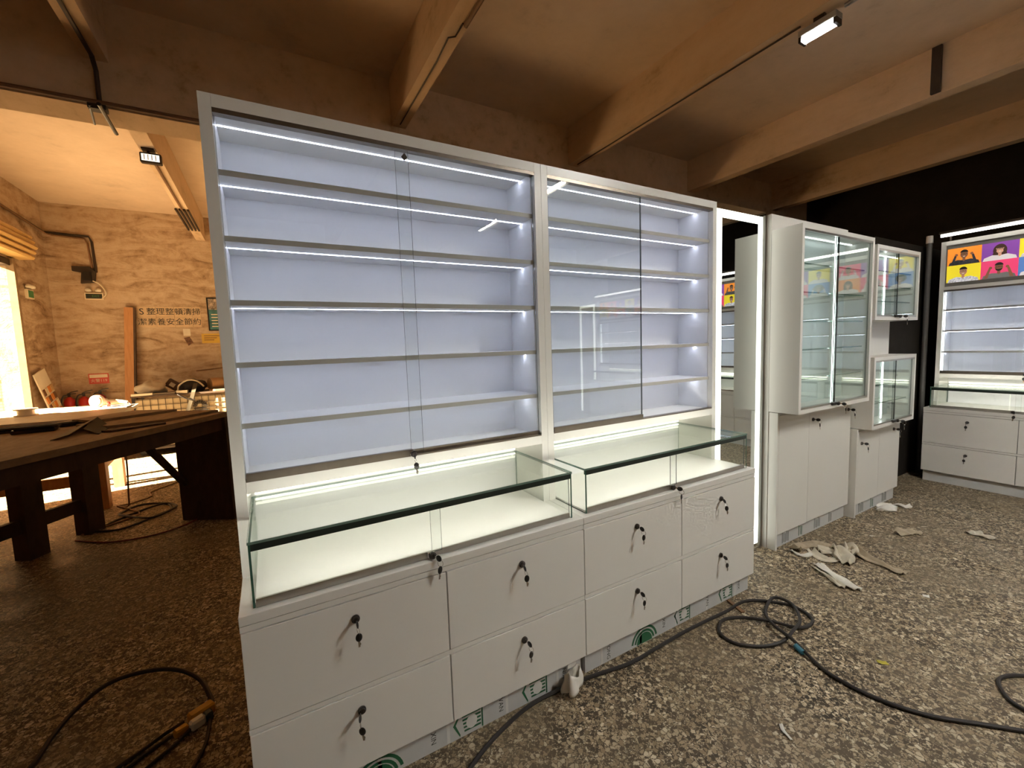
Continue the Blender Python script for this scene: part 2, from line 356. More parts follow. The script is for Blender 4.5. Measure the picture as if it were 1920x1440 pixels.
# ------------------------------------------------------------------ locks and keys (shared meshes)
def build_lock(parent, x, y, z, small=False, metal=LOCKM):
    """disc lock on a front facing -y (local), with key and hanging spare"""
    mb = MB().cyl((0, .002, 0), (0, -.007, 0), .0125, .0115, 16).cyl((0, -.007, 0), (0, -.011, 0), .009, .008, 14)
    return mb
LOCK_ME = KEY_ME = None
def lock_and_key(parent, x, y, z, tilt=0., name='lock'):
    global LOCK_ME, KEY_ME
    if LOCK_ME is None:
        mb = MB().cyl((0, .002, 0), (0, -.006, 0), .0125, .0125, 18).cyl((0, -.006, 0), (0, -.010, 0), .0105, .0085, 18).box(-.0012, .0012, -.0106, -.009, -.005, .005, 1)
        o = obj('lock', mb, [LOCKM, BLACK], parent, smooth=True, local=True); LOCK_ME = o.data
    else:
        o = link('lock', LOCK_ME, parent)
    o.location = (x, y, z)
    if KEY_ME is None:
        k = MB().box(-.001, .001, -.022, -.008, -.003, .003, 1)                     # shank in the lock
        k.ell((0, -.032, -.002), .0035, .0135, .0105, 12, 8)                      # black head
        k.torus((0, -.041, -.016), (1, .2, 0), .0105, .0008, 18, 5, 1)             # ring
        k.ell((.001, -.041, -.038), .010, .0035, .0135, 12, 8)                     # spare head
        k.box(-.0025, .0035, -.042, -.0400, -.068, -.048, 1).box(.003, .0055, -.042, -.0400, -.062, -.056, 1)
        q = obj('key', k, [BLACK, CHROME], parent, smooth=True, local=True); KEY_ME = q.data
    else:
        q = link('key', KEY_ME, parent)
    q.location = (x, y, z); q.rotation_euler = (0, tilt*.4, tilt)
    return o

# ------------------------------------------------------------------ film print on plinths
def plinth_print(pl, W_, y, zs=.1, sh=0.):
    """protective film marks: seams, rotated lettering, green house emblem"""
    e = .0006
    def quad(mb, x0, x1, z0, z1, m=0, k=1): mb.box(x0, x1, y-e*k, y, z0, z1, m)
    seams = MB()
    for i in range(5): quad(seams, .10+.24*i, .112+.24*i, .002, zs-.002)
    obj('film_seam', seams, FILML, pl, local=True)
    for x, s in ((.115+sh, 'YONG'), (.53-sh, 'XIN'), (.80+sh, 'VAN'), (1.10, 'NIX')):
        t = text_mb(s, .034); t.xf(Matrix.Translation((x, y-e*1.5, zs*.5)) @ Matrix.Rotation(PI/2, 4, 'X') @ Matrix.Rotation(-PI/2, 4, 'Z') @ Matrix.Scale(.8, 4))
        obj('lettering', t, PRINTK, pl, local=True)
    arc = MB()
    for rr in (.085, .066): arc.prism([(.34+sh+rr*math.cos(R(a)), .0+rr*math.sin(R(a))) for a in range(10, 171, 10)] + [(.34+sh+(rr-.011)*math.cos(R(a)), .0+(rr-.011)*math.sin(R(a))) for a in range(170, 9, -10)], y-e, y, 1)
    obj('arc_mark', arc.prism([(.34+sh+.05*math.cos(R(a)), .002+.05*math.sin(R(a))) for a in range(0, 181, 15)], y-e, y, 1), GREEN, pl, local=True)
    for x in (.66-sh, .95+sh):
        mb = MB()
        mb.prism([(x-.055, .055), (x-.03, .093), (x-.028, .085), (x-.045, .055), (x-.028, .012), (x-.03, .004)], y-e, y, 1)
        for k in range(6): quad(mb, x-.022+.002*k, x+.055, .088-.0145*k, .095-.0145*k)
        quad(mb, x+.058, x+.064, .004, .096)
        obj('emblem', mb, GREEN, pl, local=True)
        c = MB().prism([(x+.018+.022*math.cos(2*PI*i/20), .045+.026*math.sin(2*PI*i/20)) for i in range(20)], y-e*2, y, 1)
        obj('emblem_disc', c, FILML, pl, local=True)

# ------------------------------------------------------------------ wall cabinets with showcase counter
def portrait(parent, x, y, z, w, h, bg, skin, hair, shirt, kind, idx):
    """flat printed portrait, layered from the back to the front"""
    e = .0007; mb = MB(); mats = [bg, skin, hair, shirt, 'p_dark', 'p_white']
    cx, cz = x+w*.5, z+h*.55
    def poly(ps, lay, m): mb.prism([(min(max(p[0], x), x+w), min(max(p[1], z), z+h)) for p in ps], y-e*lay, y-e*(lay-1), 1, m)
    def el(px, pz, rx, rz, lay, m, n=18, a0=0., a1=2*PI): poly([(px+rx*math.cos(a0+(a1-a0)*i/n), pz+rz*math.sin(a0+(a1-a0)*i/n)) for i in range(n+1 if a1-a0 < 6.2 else n)], lay, m)
    mb.box(x, x+w, y-e, y, z, z+h, 0)
    sw = w*.46
    if kind == 'long': el(cx, cz-h*.02, w*.19, h*.36, 2, 2)
    if kind == 'curly': el(cx, cz+h*.08, w*.24, h*.27, 2, 2)
    poly([(cx-sw, z), (cx-sw*.92, z+h*.17), (cx-sw*.45, z+h*.30), (cx, z+h*.26), (cx+sw*.45, z+h*.30), (cx+sw*.92, z+h*.17), (cx+sw, z)], 3, 3)
    poly([(cx-w*.045, z+h*.26), (cx-w*.045, z+h*.42), (cx+w*.045, z+h*.42), (cx+w*.045, z+h*.26), (cx, z+h*.20)], 4, 1)
    el(cx, cz+h*.05, w*.115, h*.225, 5, 1)
    if kind == 'long':
        el(cx, cz+h*.11, w*.118, h*.17, 6, 2, 14, 0, PI)
        poly([(cx-w*.12, cz+h*.12), (cx-w*.20, cz-h*.24), (cx-w*.12, cz-h*.27), (cx-w*.085, cz+h*.02)], 6, 2); poly([(cx+w*.12, cz+h*.12), (cx+w*.085, cz+h*.02), (cx+w*.11, cz-h*.27), (cx+w*.20, cz-h*.24)], 6, 2)
    else:
        el(cx, cz+h*.13, w*.124, h*.19, 6, 2, 14, R(10), PI-R(10))
    if kind == 'beard': poly([(cx-w*.095, cz+h*.0), (cx-w*.07, cz-h*.12), (cx, cz-h*.17), (cx+w*.07, cz-h*.12), (cx+w*.095, cz+h*.0), (cx+w*.04, cz-h*.05), (cx-w*.04, cz-h*.05)], 6, 2)
    for s_ in (-1, 1):                                                     # spectacles
        mb.box(cx+s_*w*.045-w*.036, cx+s_*w*.045+w*.036, y-e*7, y-e*6, cz+h*.035, cz+h*.105, 4)
        mb.box(cx+s_*w*.045-w*.026, cx+s_*w*.045+w*.026, y-e*8, y-e*7, cz+h*.05, cz+h*.09, 1)
    mb.box(cx-w*.01, cx+w*.01, y-e*7, y-e*6, cz+h*.075, cz+h*.09, 4)
    if kind != 'beard': poly([(cx-w*.035, cz-h*.055), (cx+w*.035, cz-h*.055), (cx+w*.018, cz-h*.085), (cx-w*.018, cz-h*.085)], 7, 5)
    if idx % 2 == 0:                                                        # raised hands at the glasses
        for s_ in (-1, 1):
            poly([(cx+s_*w*.40, z+h*.02), (cx+s_*w*.30, z+h*.02), (cx+s_*w*.22, cz-h*.03), (cx+s_*w*.28, cz+h*.02)], 4, 3 if kind != 'beard' else 1)
            el(cx+s_*w*.225, cz+h*.045, w*.05, h*.075, 8, 1, 12)
    obj('poster_panel', mb, mats, parent, local=True)
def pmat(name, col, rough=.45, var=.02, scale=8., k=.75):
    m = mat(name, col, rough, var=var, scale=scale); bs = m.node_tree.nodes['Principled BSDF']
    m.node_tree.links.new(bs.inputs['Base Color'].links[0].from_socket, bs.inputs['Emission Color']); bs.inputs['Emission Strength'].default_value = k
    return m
pmat('p_dark', (.015, .013, .012)); pmat('p_white', (.75, .72, .68))
PB = [pmat('p_orange', (.85, .27, .03), var=.01), pmat('p_yellow', (.82, .66, .03), var=.01), pmat('p_purple', (.21, .06, .32), var=.01), pmat('p_pink', (.78, .06, .17), var=.01), pmat('p_blue', (.09, .20, .47), var=.01)]
SK = [pmat('p_skin_a', (.20, .09, .045)), pmat('p_skin_b', (.55, .30, .20)), pmat('p_skin_c', (.36, .19, .11))]
HR = [pmat('p_hair_a', (.012, .010, .009)), pmat('p_hair_b', (.05, .025, .015))]
SH = [pmat('p_shirt_a', (.03, .03, .035), var=.5, scale=60), pmat('p_shirt_b', (.66, .60, .58), var=.06), pmat('p_shirt_c', (.14, .14, .13), var=.1), pmat('p_shirt_d', (.50, .50, .54), var=.6, scale=70)]

def wall_cabinet(root, W_=1.2, H=2.1902, shelves=(1.975, 1.778, 1.582, 1.386, 1.190), header=False, second_open=False, prints=True, tone=WHITE, side_leds=False, detail=True):
    fl, ft = .0335, .0375; P = lambda n, mb, m, par=root, **k: obj(n, mb, m, par, local=True, **k)
    top_in = 1.80 if header else H-ft
    for x0 in (0, W_-fl): P('side_panel', MB().box(x0+.0006, x0+fl-.0006, 0, .25, .70, H), tone)
    P('back_panel', MB().box(fl, W_-fl, .235, .25, .70, H), INNER)
    P('top_panel', MB().box(fl, W_-fl, 0, .235, H-ft, H), tone)
    P('cross_rail', MB().box(fl, W_-fl, 0, .235, .974, 1.0113), tone)
    if header:
        P('header_board', MB().box(fl, W_-fl, .012, .06, 1.80, H-ft), mat('header_grey', (.17, .165, .15), .45, var=.06))
        P('header_rail', MB().box(fl, W_-fl, 0, .012, 1.80, 1.832), tone)
    P('top_track', MB().box(fl, W_-fl, .001, .028, top_in-.014, top_in), RAILD)
    P('bottom_track', MB().box(fl, W_-fl, .001, .030, 1.0113, 1.017), RAILD)
    # inner faces stay bright: thin liner on the sides
    for x0, x1 in ((fl, fl+.002), (W_-fl-.002, W_-fl)): P('side_liner', MB().box(x0, x1, .03, .235, 1.0113, top_in), INNER)
    def strip(par, z):
        ch = P('led_strip', MB().box(fl+.004, W_-fl-.004, .1148, .1192, z-.0008, z), L_SHELF, par)
        return ch
    strip(root, top_in-.0005)
    for z in shelves:
        s = P('shelf', MB().box(fl+.002, W_-fl-.002, .024, .2345, z-.0085, z+.0085), INNER)
        P('front_edge_shade', MB().box(fl+.002, W_-fl-.002, .022, .024, z-.0085, z+.0085), mat('shelf_edge_shade', (.50, .49, .46), .4, var=.02), s)  # front edge in darker grey, its shade put into the colour
        strip(s, z-.0088)
    if side_leds:
        for x in (fl+.004, W_-fl-.010): P('led_strip', MB().box(x, x+.006, .034, .040, 1.03, top_in-.02), L_BOX)
    # sliding panes
    zb, zt = 1.017, top_in-.008
    if second_open: ps = ((.036, .602, .004, True), (.045, .610, .016, False))
    else: ps = ((.036, .622, .004, True), (.577, W_-.036, .016, False))
    for x0, x1, y, front in ps:
        p = P('sliding_pane', MB().pane(x0, x1, y, y+.005, zb, zt, 1), [GLASS, GEDGE2])
        if front:
            P('pane_rail', MB().box(x0, x1-.045 if not second_open else x1, y-.006, y+.010, zb, zb+.022), RAILD, p)
            if not second_open and detail:
                P('pane_lock', MB().box(x1-.058, x1-.036, y-.014, y-.004, zb-.004, zb+.018), CHROME, p, bevel=.002)
                lock_and_key(p, x1-.044, y-.014, zb+.006, -.2)
                P('pane_clip', MB().prism([(.607-.011, 2.113), (.607, 2.113-.014), (.607+.011, 2.113), (.607, 2.113+.014)], y-.004, y, 1), STEEL, p)
        else:
            P('pane_rail', MB().box(x0, x1, y-.001, y+.008, zb, zb+.016), RAILD, p)
    # base with drawers
    P('base_body', MB().box(.003, W_-.003, -.225, .25, .10, .676), mat('carcass_gap_shade', (.07, .065, .06), .7))  # carcass coloured dark to put shade into the drawer gaps
    P('counter_top', MB().box(.0005, W_-.0005, -.2431, .235, .676, .7038), tone, bevel=.0012)
    P('finger_rail', MB().box(.001, W_-.001, -.2405, -.225, .6565, .6735), tone)
    P('finger_rail', MB().box(.001, W_-.001, -.2405, -.225, .3535, .3685), tone)
    n = 0
    for z0, z1 in ((.3715, .6535), (.102, .3505)):
        for x0, x1 in ((.002, W_/2-.002), (W_/2+.002, W_-.002)):
            dr = P('drawer', MB().box(x0, x1, -.2431, -.225, z0, z1), tone, bevel=.001)
            lock_and_key(dr, (x0+x1)/2-.001, -.2431, z1-.058, random.uniform(-.5, .5) if n else 0); n += 1
    pl = P('plinth', MB().box(.012, W_-.012, -.217, -.2, 0, .0995), FILM)
    P('plinth_back', MB().box(.012, W_-.012, -.2, .24, 0, .0995), GAP, pl)
    if prints: plinth_print(pl, W_, -.217, sh=.03 if second_open else 0.)
    # glass showcase on the counter
    sx = .0356; y0, y1 = -.2134, .232; zt2 = .897
    sc = P('showcase', MB().box(sx+.006, W_-sx-.006, y0+.012, .2345, .7038, .712), DECK)
    for x0 in (sx, W_-sx-.006): P('side_glass', MB().pane(x0, x0+.006, y0, y1, .7038, zt2-.008, 0), [GLASSG, GEDGE], sc)
    P('top_glass', MB().pane(sx-.002, W_-sx+.002, y0-.002, y1, zt2-.008, zt2, 2), [GLASSG, mat('glass_edge_teal', (.15, .235, .20), .15, var=.1, scale=20)], sc)
    P('top_rail', MB().box(sx+.006, W_-sx-.006, y0-.0005, y0+.014, zt2-.028, zt2-.008), DARKRAIL, sc)
    P('corner_clip', MB().box(sx+.007, sx+.03, y1-.02, y1-.004, zt2-.018, zt2-.009).box(W_-sx-.03, W_-sx-.007, y1-.02, y1-.004, zt2-.018, zt2-.009), mat('clear_clip', (.6, .62, .55), .2), sc)
    for x0, x1, y in ((sx+.008, .600, y0+.001), (.566, W_-sx-.008, y0+.008)):
        P('sliding_glass', MB().pane(x0, x1, y, y+.004, .722, zt2-.026, 1), [GLASS, GEDGE2], sc)
    P('bottom_rail', MB().box(sx+.008, .566, y0-.001, y0+.006, .7038, .728).box(.566, W_-sx-.008, y0+.006, y0+.012, .7038, .724), ALU, sc)
    P('led_strip', MB().box(sx+.01, W_-sx-.01, .2255, .2335, .905, .912), L_GLOW, sc)
    P('led_strip', MB().box(sx+.01, W_-sx-.01, y0+.0142, y0+.0175, zt2-.024, zt2-.012), L_CASE, sc)
    if detail:
        P('glass_lock', MB().box(.545, .569, y0-.011, y0-.0012, .706, .728), CHROME, sc, bevel=.002)
        lock_and_key(sc, .560, y0-.011, .717, .4)
    return root

u1 = thing('display_cabinet', 'large white lit shelf cabinet with glass showcase counter, nearest to the camera', 'cabinet', (0, 0, 0), 0, 'white optical wall cabinets')
wall_cabinet(u1)
u2 = thing('display_cabinet', 'large white lit shelf cabinet with showcase counter, beside the framed light mirror', 'cabinet', (1.2, 0, 0), 0, 'white optical wall cabinets')
wall_cabinet(u2, second_open=True)

# ------------------------------------------------------------------ cabinets on the end wall, facing the camera's left
PORT = [  # columns of (top, bottom): background, skin, hair, shirt, kind
    [(0, 0, 0, 0, 'short'), (1, 2, 0, 3, 'short')],
    [(2, 1, 1, 1, 'long'), (3, 0, 0, 2, 'beard')],
    [(1, 2, 0, 1, 'short'), (4, 0, 0, 1, 'curly')],
    [(2, 1, 1, 1, 'short'), (3, 1, 1, 1, 'long')],
    [(3, 2, 0, 1, 'short'), (0, 1, 1, 1, 'long')]]
EL = ['white lit cabinet with portrait posters on top, at the dark corner across the floor',
      'white lit poster cabinet on the end wall, second from the dark corner',
      'white lit poster cabinet on the end wall, third from the dark corner',
      'white lit poster cabinet on the end wall, fourth from the dark corner']
TL = ['white light tube above the poster cabinet at the dark corner', 'white light tube above the second poster cabinet from the dark corner',
      'white light tube above the third poster cabinet from the dark corner', 'white light tube above the fourth poster cabinet from the dark corner']
for k in range(4):
    r_ = thing('poster_cabinet', EL[k], 'cabinet', (5.74, -.018-1.2*k, 0), -PI/2, 'poster cabinets along the end wall')
    wall_cabinet(r_, H=2.25, shelves=(1.613, 1.416, 1.217), header=True, prints=False, side_leds=True, detail=(k == 0))
    for c in range(5):
        for q in range(2):
            b, s_, h_, t_, kd = PORT[(c+k*2) % 5][q]
            portrait(r_, .044+.2225*c, .012, 2.021-.155*q, .222, .1545, PB[b], SK[s_], HR[h_], SH[t_], kd, c+q+k)
    tl = thing('light_tube', TL[k], 'lamp', (5.735, -.02-1.2*k, 2.25), -PI/2, 'light tubes above the poster cabinets')
    obj('tube', MB().cyl((.01, -.06, .05), (1.19, -.06, .05), .0135, n=12), L_TUBE, tl, smooth=True, local=True)
    obj('added_batten', MB().box(.0, 1.2, -.078, -.042, .065, .085), STEEL, tl, local=True)  # strip added over the tube to stop its light going up
    for x in (.06, 1.14): obj('bracket', MB().box(x-.006, x+.006, .004, .02, 0, .075).box(x-.006, x+.006, -.06, .02, .075, .084), STEEL, tl, local=True)
obj_p = thing('pipe', 'pale grey plastic pipe standing upright in the dark corner', 'pipe', (5.80, .085, 0))
obj('pipe_shaft', MB().cyl((0, 0, 0), (0, 0, 2.28), .022, n=16), mat('dark_grey_pvc', (.11, .105, .10), .45, var=.08), obj_p, smooth=True, local=True)
obj('pipe_cap', MB().cyl((0, 0, 2.27), (0, 0, 2.34), .027, .025, n=16), mat('white_cap', (.7, .7, .68), .4), obj_p, smooth=True, local=True)

# ------------------------------------------------------------------ mirrors with a light band
def light_mirror(root, W_=.525, H=2.205):
    P = lambda n, mb, m, **k: obj(n, mb, m, root, local=True, **k)
    P('mirror_glass', MB().pane(0, W_, 0, .006, .012, H, 1), [MIRROR, GEDGE2])
    P('backing_frame', MB().box(.004, W_-.004, .006, .035, .004, H-.004), ALU)
    P('backing_board', MB().box(.0, W_, .035, .05, 0, H), WHITE)
    i0, i1 = .034, .080; b = MB(); y0, y1 = -.0015, -.0002
    b.box(i0, i1, y0, y1, .04, H-i0).box(W_-i1, W_-i0, y0, y1, .04, H-i0).box(i1, W_-i1, y0, y1, H-i1, H-i0)
    P('light_band', b, L_MIR)
    P('foot_trim', MB().box(0, W_, -.004, .03, 0, .012), ALU)
mr = thing('light_mirror', 'tall mirror with a glowing band, between shelf cabinet and glass display unit', 'mirror', (2.410, .03, 0), 0, 'tall light mirrors')
light_mirror(mr)
mr2 = thing('light_mirror', 'tall mirror with a glowing band at the far end of the poster cabinets', 'mirror', (5.70, -4.83, 0), -PI/2, 'tall light mirrors')
light_mirror(mr2)

# ------------------------------------------------------------------ stepped glass display units
def glass_box(root, x0, x1, z0, z1, yf, led_x, led_y, shelves, mid):
    P = lambda n, mb, m, par=root, **k: obj(n, mb, m, par, **k)
    t = .026
    bx = P('display_box', MB().box(x0, x0+t, yf, -.002, z0, z1).box(x1-t, x1, yf, -.002, z0, z1).box(x0+t, x1-t, yf, -.002, z1-t, z1).box(x0+t, x1-t, yf, -.002, z0, z0+t), WHITE)
    P('box_back', MB().box(x0+t, x1-t, -.016, -.006, z0+t, z1-t), BACKM, bx)
    P('top_track', MB().box(x0+t, x1-t, yf+.002, yf+.026, z1-t-.012, z1-t), ALU, bx)
    P('bottom_track', MB().box(x0+t, x1-t, yf+.002, yf+.026, z0+t, z0+t+.012), ALU, bx)
    ld = P('led_post', MB().box(led_x-.008, led_x+.008, led_y, led_y+.006, z0+t+.012, z1-t-.012), L_BOX, bx)
    P('led_strip', MB().box(x0+t+.01, x1-t-.01, -.06, -.052, z1-t-.004, z1-t-.0005), L_BOX, bx)
    for z in shelves:
        P('glass_shelf', MB().pane(x0+t+.001, x1-t-.001, yf+.045, -.017, z-.004, z+.004, 2), [GLASSG, GEDGE], bx)
    for xa, xb, y in ((x0+t+.002, mid+.012, yf+.006), (mid-.004, x1-t-.002, yf+.015)):
        gd = P('glass_door', MB().pane(xa, xb, y, y+.005, z0+t+.01, z1-t-.008, 1), [COATED, GEDGE2])
        if xa < mid-.1:
            P('door_edge', MB().box(xb-.006, xb, y-.001, y+.006, z0+t+.012, z1-t-.01), DARKRAIL, gd)
            lk = P('door_lock', MB().box(mid-.05, mid+.012, yf-.012, yf+.006, z0+t-.006, z0+t+.014), LOCKM, gd, bevel=.003)
            I = wmat(gd).inverted(); p = I @ Vector((mid+.02, yf-.012, z0+t+.002)); lock_and_key(gd, p.x, p.y, p.z, .5)
def base_doors(root, x0, x1, seam, yf, z1, locks, film=True):
    P = lambda n, mb, m, par=root, **k: obj(n, mb, m, par, **k)
    P('base_body', MB().box(x0, x0+.018, yf-.0, .12, 0, z1).box(x0+.018, x1, yf+.02, .12, .10, z1), WHITE)
    for a, b in ((x0+.020, seam-.001), (seam+.001, x1-.003)):
        dr = P('door', MB().box(a, b, yf, yf+.018, .105, z1-.02), WHITE, bevel=.001)
        for lx, lz in locks:
            if a < lx < b:
                I = wmat(dr).inverted(); p = I @ Vector((lx, yf, lz)); lock_and_key(dr, p.x, p.y, p.z, .6)
    pl = P('plinth', MB().box(x0+.018, x1-.012, yf+.022, yf+.04, 0, .099), FILM)
    e = .0006; y = yf+.022
    k = x0+.12; i = 0
    while k < x1-.1:
        mb = MB()
        for q in range(3 if i % 2 else 5): mb.box(k+.018*q, k+.018*q+.009, y-e, y, .012+.004*(q % 2), .086-.006*(q % 3))
        P('film_print', mb, GREEN if i % 3 == 1 else mat('print_grey', (.20, .22, .21), .5), pl); k += .21; i += 1
    P('film_seam', MB().box(x0+.34, x0+.35, y-e, y, .002, .097).box(x1-.2, x1-.19, y-e, y, .002, .097), FILML, pl)
c1 = thing('glass_display_unit', 'white display unit with one tall glass-fronted box above doors', 'cabinet', (3.43, .03, 0), 0, 'stepped glass display units')
obj('back_panel', MB().box(2.948, 3.949, 0, .04, 0, 2.19), WHITE, c1)
glass_box(c1, 2.948, 3.905, .930, 2.088, -.183, 3.424, -.155, (1.867, 1.69, 1.508, 1.328, 1.142), 3.400)
base_doors(c1, 2.955, 3.949, 3.345, -.058, .925, ((3.39, .835), (3.90, .852)))
c2 = thing('glass_display_unit', 'white display unit with two small stacked glass-fronted boxes above low doors', 'cabinet', (4.34, .03, 0), 0, 'stepped glass display units')
obj('back_panel', MB().box(3.951, 4.733, 0, .04, 0, 2.05), WHITE, c2)
glass_box(c2, 3.952, 4.722, 1.513, 2.050, -.183, 4.33, -.098, (1.879, 1.768, 1.655), 4.325)
glass_box(c2, 3.972, 4.732, .700, 1.240, -.183, 4.36, -.098, (1.02, .88), 4.360)
base_doors(c2, 3.955, 4.728, 4.34, -.10, .695, ((4.03, .58), (4.60, .62)))

# ------------------------------------------------------------------ lamps of the hall: the small one, and two tube lamps added out of view
def beam_lamp(x, y, z, L, label, lens, grp='lamps under the ceiling beams', wd=.022, skirt=True):
    r_ = thing('beam_lamp', label, 'lamp', (x, y, z), 0, grp)
    obj('lamp_body', MB().box(-wd-.008, wd+.008, -L/2-.02, L/2+.02, .012, .05), GREY, r_, local=True, bevel=.004)
    obj('lamp_lens', MB().cyl((0, -L/2, .004), (0, L/2, .004), wd*.9, n=14), lens, r_, smooth=True, local=True)
    for s_ in (-1, 1): obj('end_cap', MB().box(-wd-.004, wd+.004, s_*(L/2+.01)-.008, s_*(L/2+.01)+.008, -.02, .014), STEEL, r_, local=True)
    if skirt: obj('cutoff_skirt', MB().box(-wd-.03, -wd-.022, -L/2-.02, L/2+.02, -.022, .05).box(wd+.022, wd+.03, -L/2-.02, L/2+.02, -.022, .05).box(-wd-.03, wd+.03, -L/2-.02, L/2+.02, .05, .055), STEEL, r_, local=True)  # dark skirts shaped to cut the added lamps' light above horizontal
    obj('mount', MB().box(-.012, .012, -.03, .03, .05, 3.351-z), STEEL, r_, local=True)
    return r_
beam_lamp(3.19, -.13, 3.262, .17, 'small bright white lamp under the ceiling beam, above the right side', L_LAMP, wd=.03, skirt=False)
beam_lamp(3.17, -2.42, 3.25, 1.0, 'added unseen long tube lamp overhead, under the beam that carries the small lamp', L_ADDED, wd=.035)  # added source out of view, brightens the drawer fronts
beam_lamp(3.17, -4.3, 3.25, .6, 'added unseen short tube lamp farther back under the beam that carries the small lamp', L_ADDED)  # second added lamp out of view, softens the front light

# wiring along beams
def run(name, pts, r, m, label=None, cat=None, parent=None, k=1, **kw):
    pts = spline(pts, k) if k > 1 else pts
    o = obj(name, MB().tube(pts, r, 8), m, parent, smooth=True, **kw)
    if label: tag(o, label, cat)
    return o
run('conduit', [(1.30, -5, 3.336), (1.30, .9, 3.336)], .014, RUST, 'brown conduit under the ceiling beam above the near cabinet', 'conduit')
run('beam_wire', [(1.285, .9, 3.345), (1.275, 1.0, 3.33), (1.24, 1.03, 3.33), (1.262, 1.3, 3.344), (1.26, 2.2, 3.344)], .005, STEEL, 'thin dark wire hooked under the beam above the near cabinet', 'wire')
run('conduit', [(3.215, -5, 3.337), (3.215, -.25, 3.337)], .012, GREY, 'grey conduit under the ceiling beam that carries the small lamp', 'conduit')
run('beam_wire', [(3.17, -.03, 3.343), (3.18, 2.2, 3.343)], .006, STEEL, 'dark wire along the beam that carries the small lamp', 'wire')
run('conduit', [(-.70, -3, 3.337), (-.70, 2.2, 3.337)], .013, STEEL, 'dark conduit under the beam at the upper left corner', 'conduit')
obj('conduit_drop', MB().tube([(-.70, 2.19, 3.337), (-.70, 2.255, 3.28), (-.70, 2.257, 3.06)], .013, 8), STEEL, ceil, smooth=True)
run('girder_pipe', [(XL+.03, 2.25, 3.08), (7.9, 2.25, 3.08)], .016, RUST, 'long brown pipe along the lower edge of the girder', 'pipe')
st = thing('hanging_bracket', 'black steel bracket sticking out below the girder at upper left', 'bracket', (-.70, 2.45, 2.98))
obj('bracket_arm', MB().cyl((-.678, 2.13, 3.02), (-.677, 2.48, 2.99), .012, n=8), BLACK, st)
obj('bracket_rod', MB().cyl((-.736, 2.19, 3.03), (-.768, 2.40, 3.0), .007, n=8).box(-.75, -.66, 2.20, 2.26, 3.02, 3.05), BLACK, st)
obj('conduit_plate', MB().box(5.02, 5.048, -.16, -.10, 3.36, 3.72), STEEL, ceil)['label'] = 'dark vertical strap on the beam side'

# flood lamp on the far beam
fl_ = thing('flood_lamp', 'small square flood lamp on the beam of the far bay', 'lamp', (-.68, 3.66, 3.2))
obj('housing', MB().box(-.76, -.60, 3.63, 3.69, 3.225, 3.315), STEEL, fl_, bevel=.008)
obj('lens', MB().box(-.745, -.615, 3.624, 3.63, 3.24, 3.298), L_FLOOD, fl_)
for k in range(4): obj('rib', MB().box(-.727+.028*k, -.721+.028*k, 3.619, 3.624, 3.245, 3.293), CREAM, fl_)
obj('yoke', MB().box(-.705, -.685, 3.65, 3.67, 3.30, 3.35).box(-.74, -.65, 3.61, 3.71, 3.335, 3.352), STEEL, fl_)
run('conduit', [(-.70, 3.75, 3.337), (-.70, 5.5, 3.337)], .014, RUST, 'brown conduit under the far beam behind the flood lamp', 'conduit')
for k in range(4):
    tag(obj('steel_tube', MB().cyl((-.765+.043*k, 5.5, 3.333), (-.765+.043*k, 6.55, 3.333), .015, n=8), STEEL), ['leftmost of the four dark tubes under the far beam end', 'second from the left of the four dark tubes under the far beam', 'third from the left of the four dark tubes under the far beam', 'rightmost of the four dark tubes under the far beam end'][k], 'tube', 'tubes under the far beam end')

# ------------------------------------------------------------------ far wall: conduit, signs, notices
run('conduit', [(XL+.02, 5.0, 3.40), (XL+.02, 7.27, 3.30), (XL+.06, YW-.02, 3.30), (-2.08, YW-.02, 3.28), (-2.05, YW-.02, 3.20), (-2.04, YW-.02, 2.75)], .016, STEEL, 'dark conduit running around the plaster corner and down to the wall box', 'conduit')
run('conduit', [(XL+.055, 5.0, 3.37), (XL+.055, 7.23, 3.27), (XL+.1, YW-.02, 3.265), (-2.13, YW-.02, 3.24), (-2.10, YW-.02, 3.17), (-2.08, YW-.02, 2.80)], .012, RUST, 'thin brown conduit beside the dark one at the plaster corner', 'conduit')
wb = thing('wall_box', 'dark broken electrical box on the plaster wall above the exit lamp', 'box', (-2.16, YW, 2.59))
obj('box_body', MB().prism([(-2.30, 2.83), (-2.11, 2.83), (-2.04, 2.76), (-2.06, 2.60), (-2.22, 2.58), (-2.20, 2.74), (-2.30, 2.76)], YW-.05, YW, 1), STEEL, wb)
obj('box_lid', MB().box(-2.18, -2.09, YW-.07, YW-.05, 2.62, 2.75), BLACK, wb)
run('box_wire', [(-2.08, YW-.06, 2.62), (-2.00, YW-.04, 2.56), (-1.95, YW-.04, 2.44), (-2.0, YW-.04, 2.36)], .008, CREAM, parent=wb, k=6)
def exit_lamp(root, M, w=.28, h=.12, face='sign_dark'):
    P = lambda n, mb, m: obj(n, mb.xf(M), m, root)
    P('sign_case', MB().box(-w/2, w/2, -.03, 0, 0, h), CREAM)
    P('sign_face', MB().box(-w/2+.015, w/2-.015, -.033, -.03, .015, h-.015), MT[face])
    t = text_mb('EXIT', h*.42); t.xf(Matrix.Translation((.02, -.0338, h*.5)) @ Matrix.Rotation(PI/2, 4, 'X')); P('lettering', t, MT['sign_green'])
    for s_ in (-1, 1):
        P('lamp_head', MB().lathe([(.010, -.016), (.034, -.010), (.038, .01), (.028, .03), (.010, .038)], (s_*w*.26, -.03, h+.03)), mat('lamp_head_cream', (.78, .72, .58), .3))
mat('sign_dark', (.025, .03, .02), .35); mat('sign_green', (.06, .26, .10), .5); mat('sign_green2', (.04, .20, .07), .5)
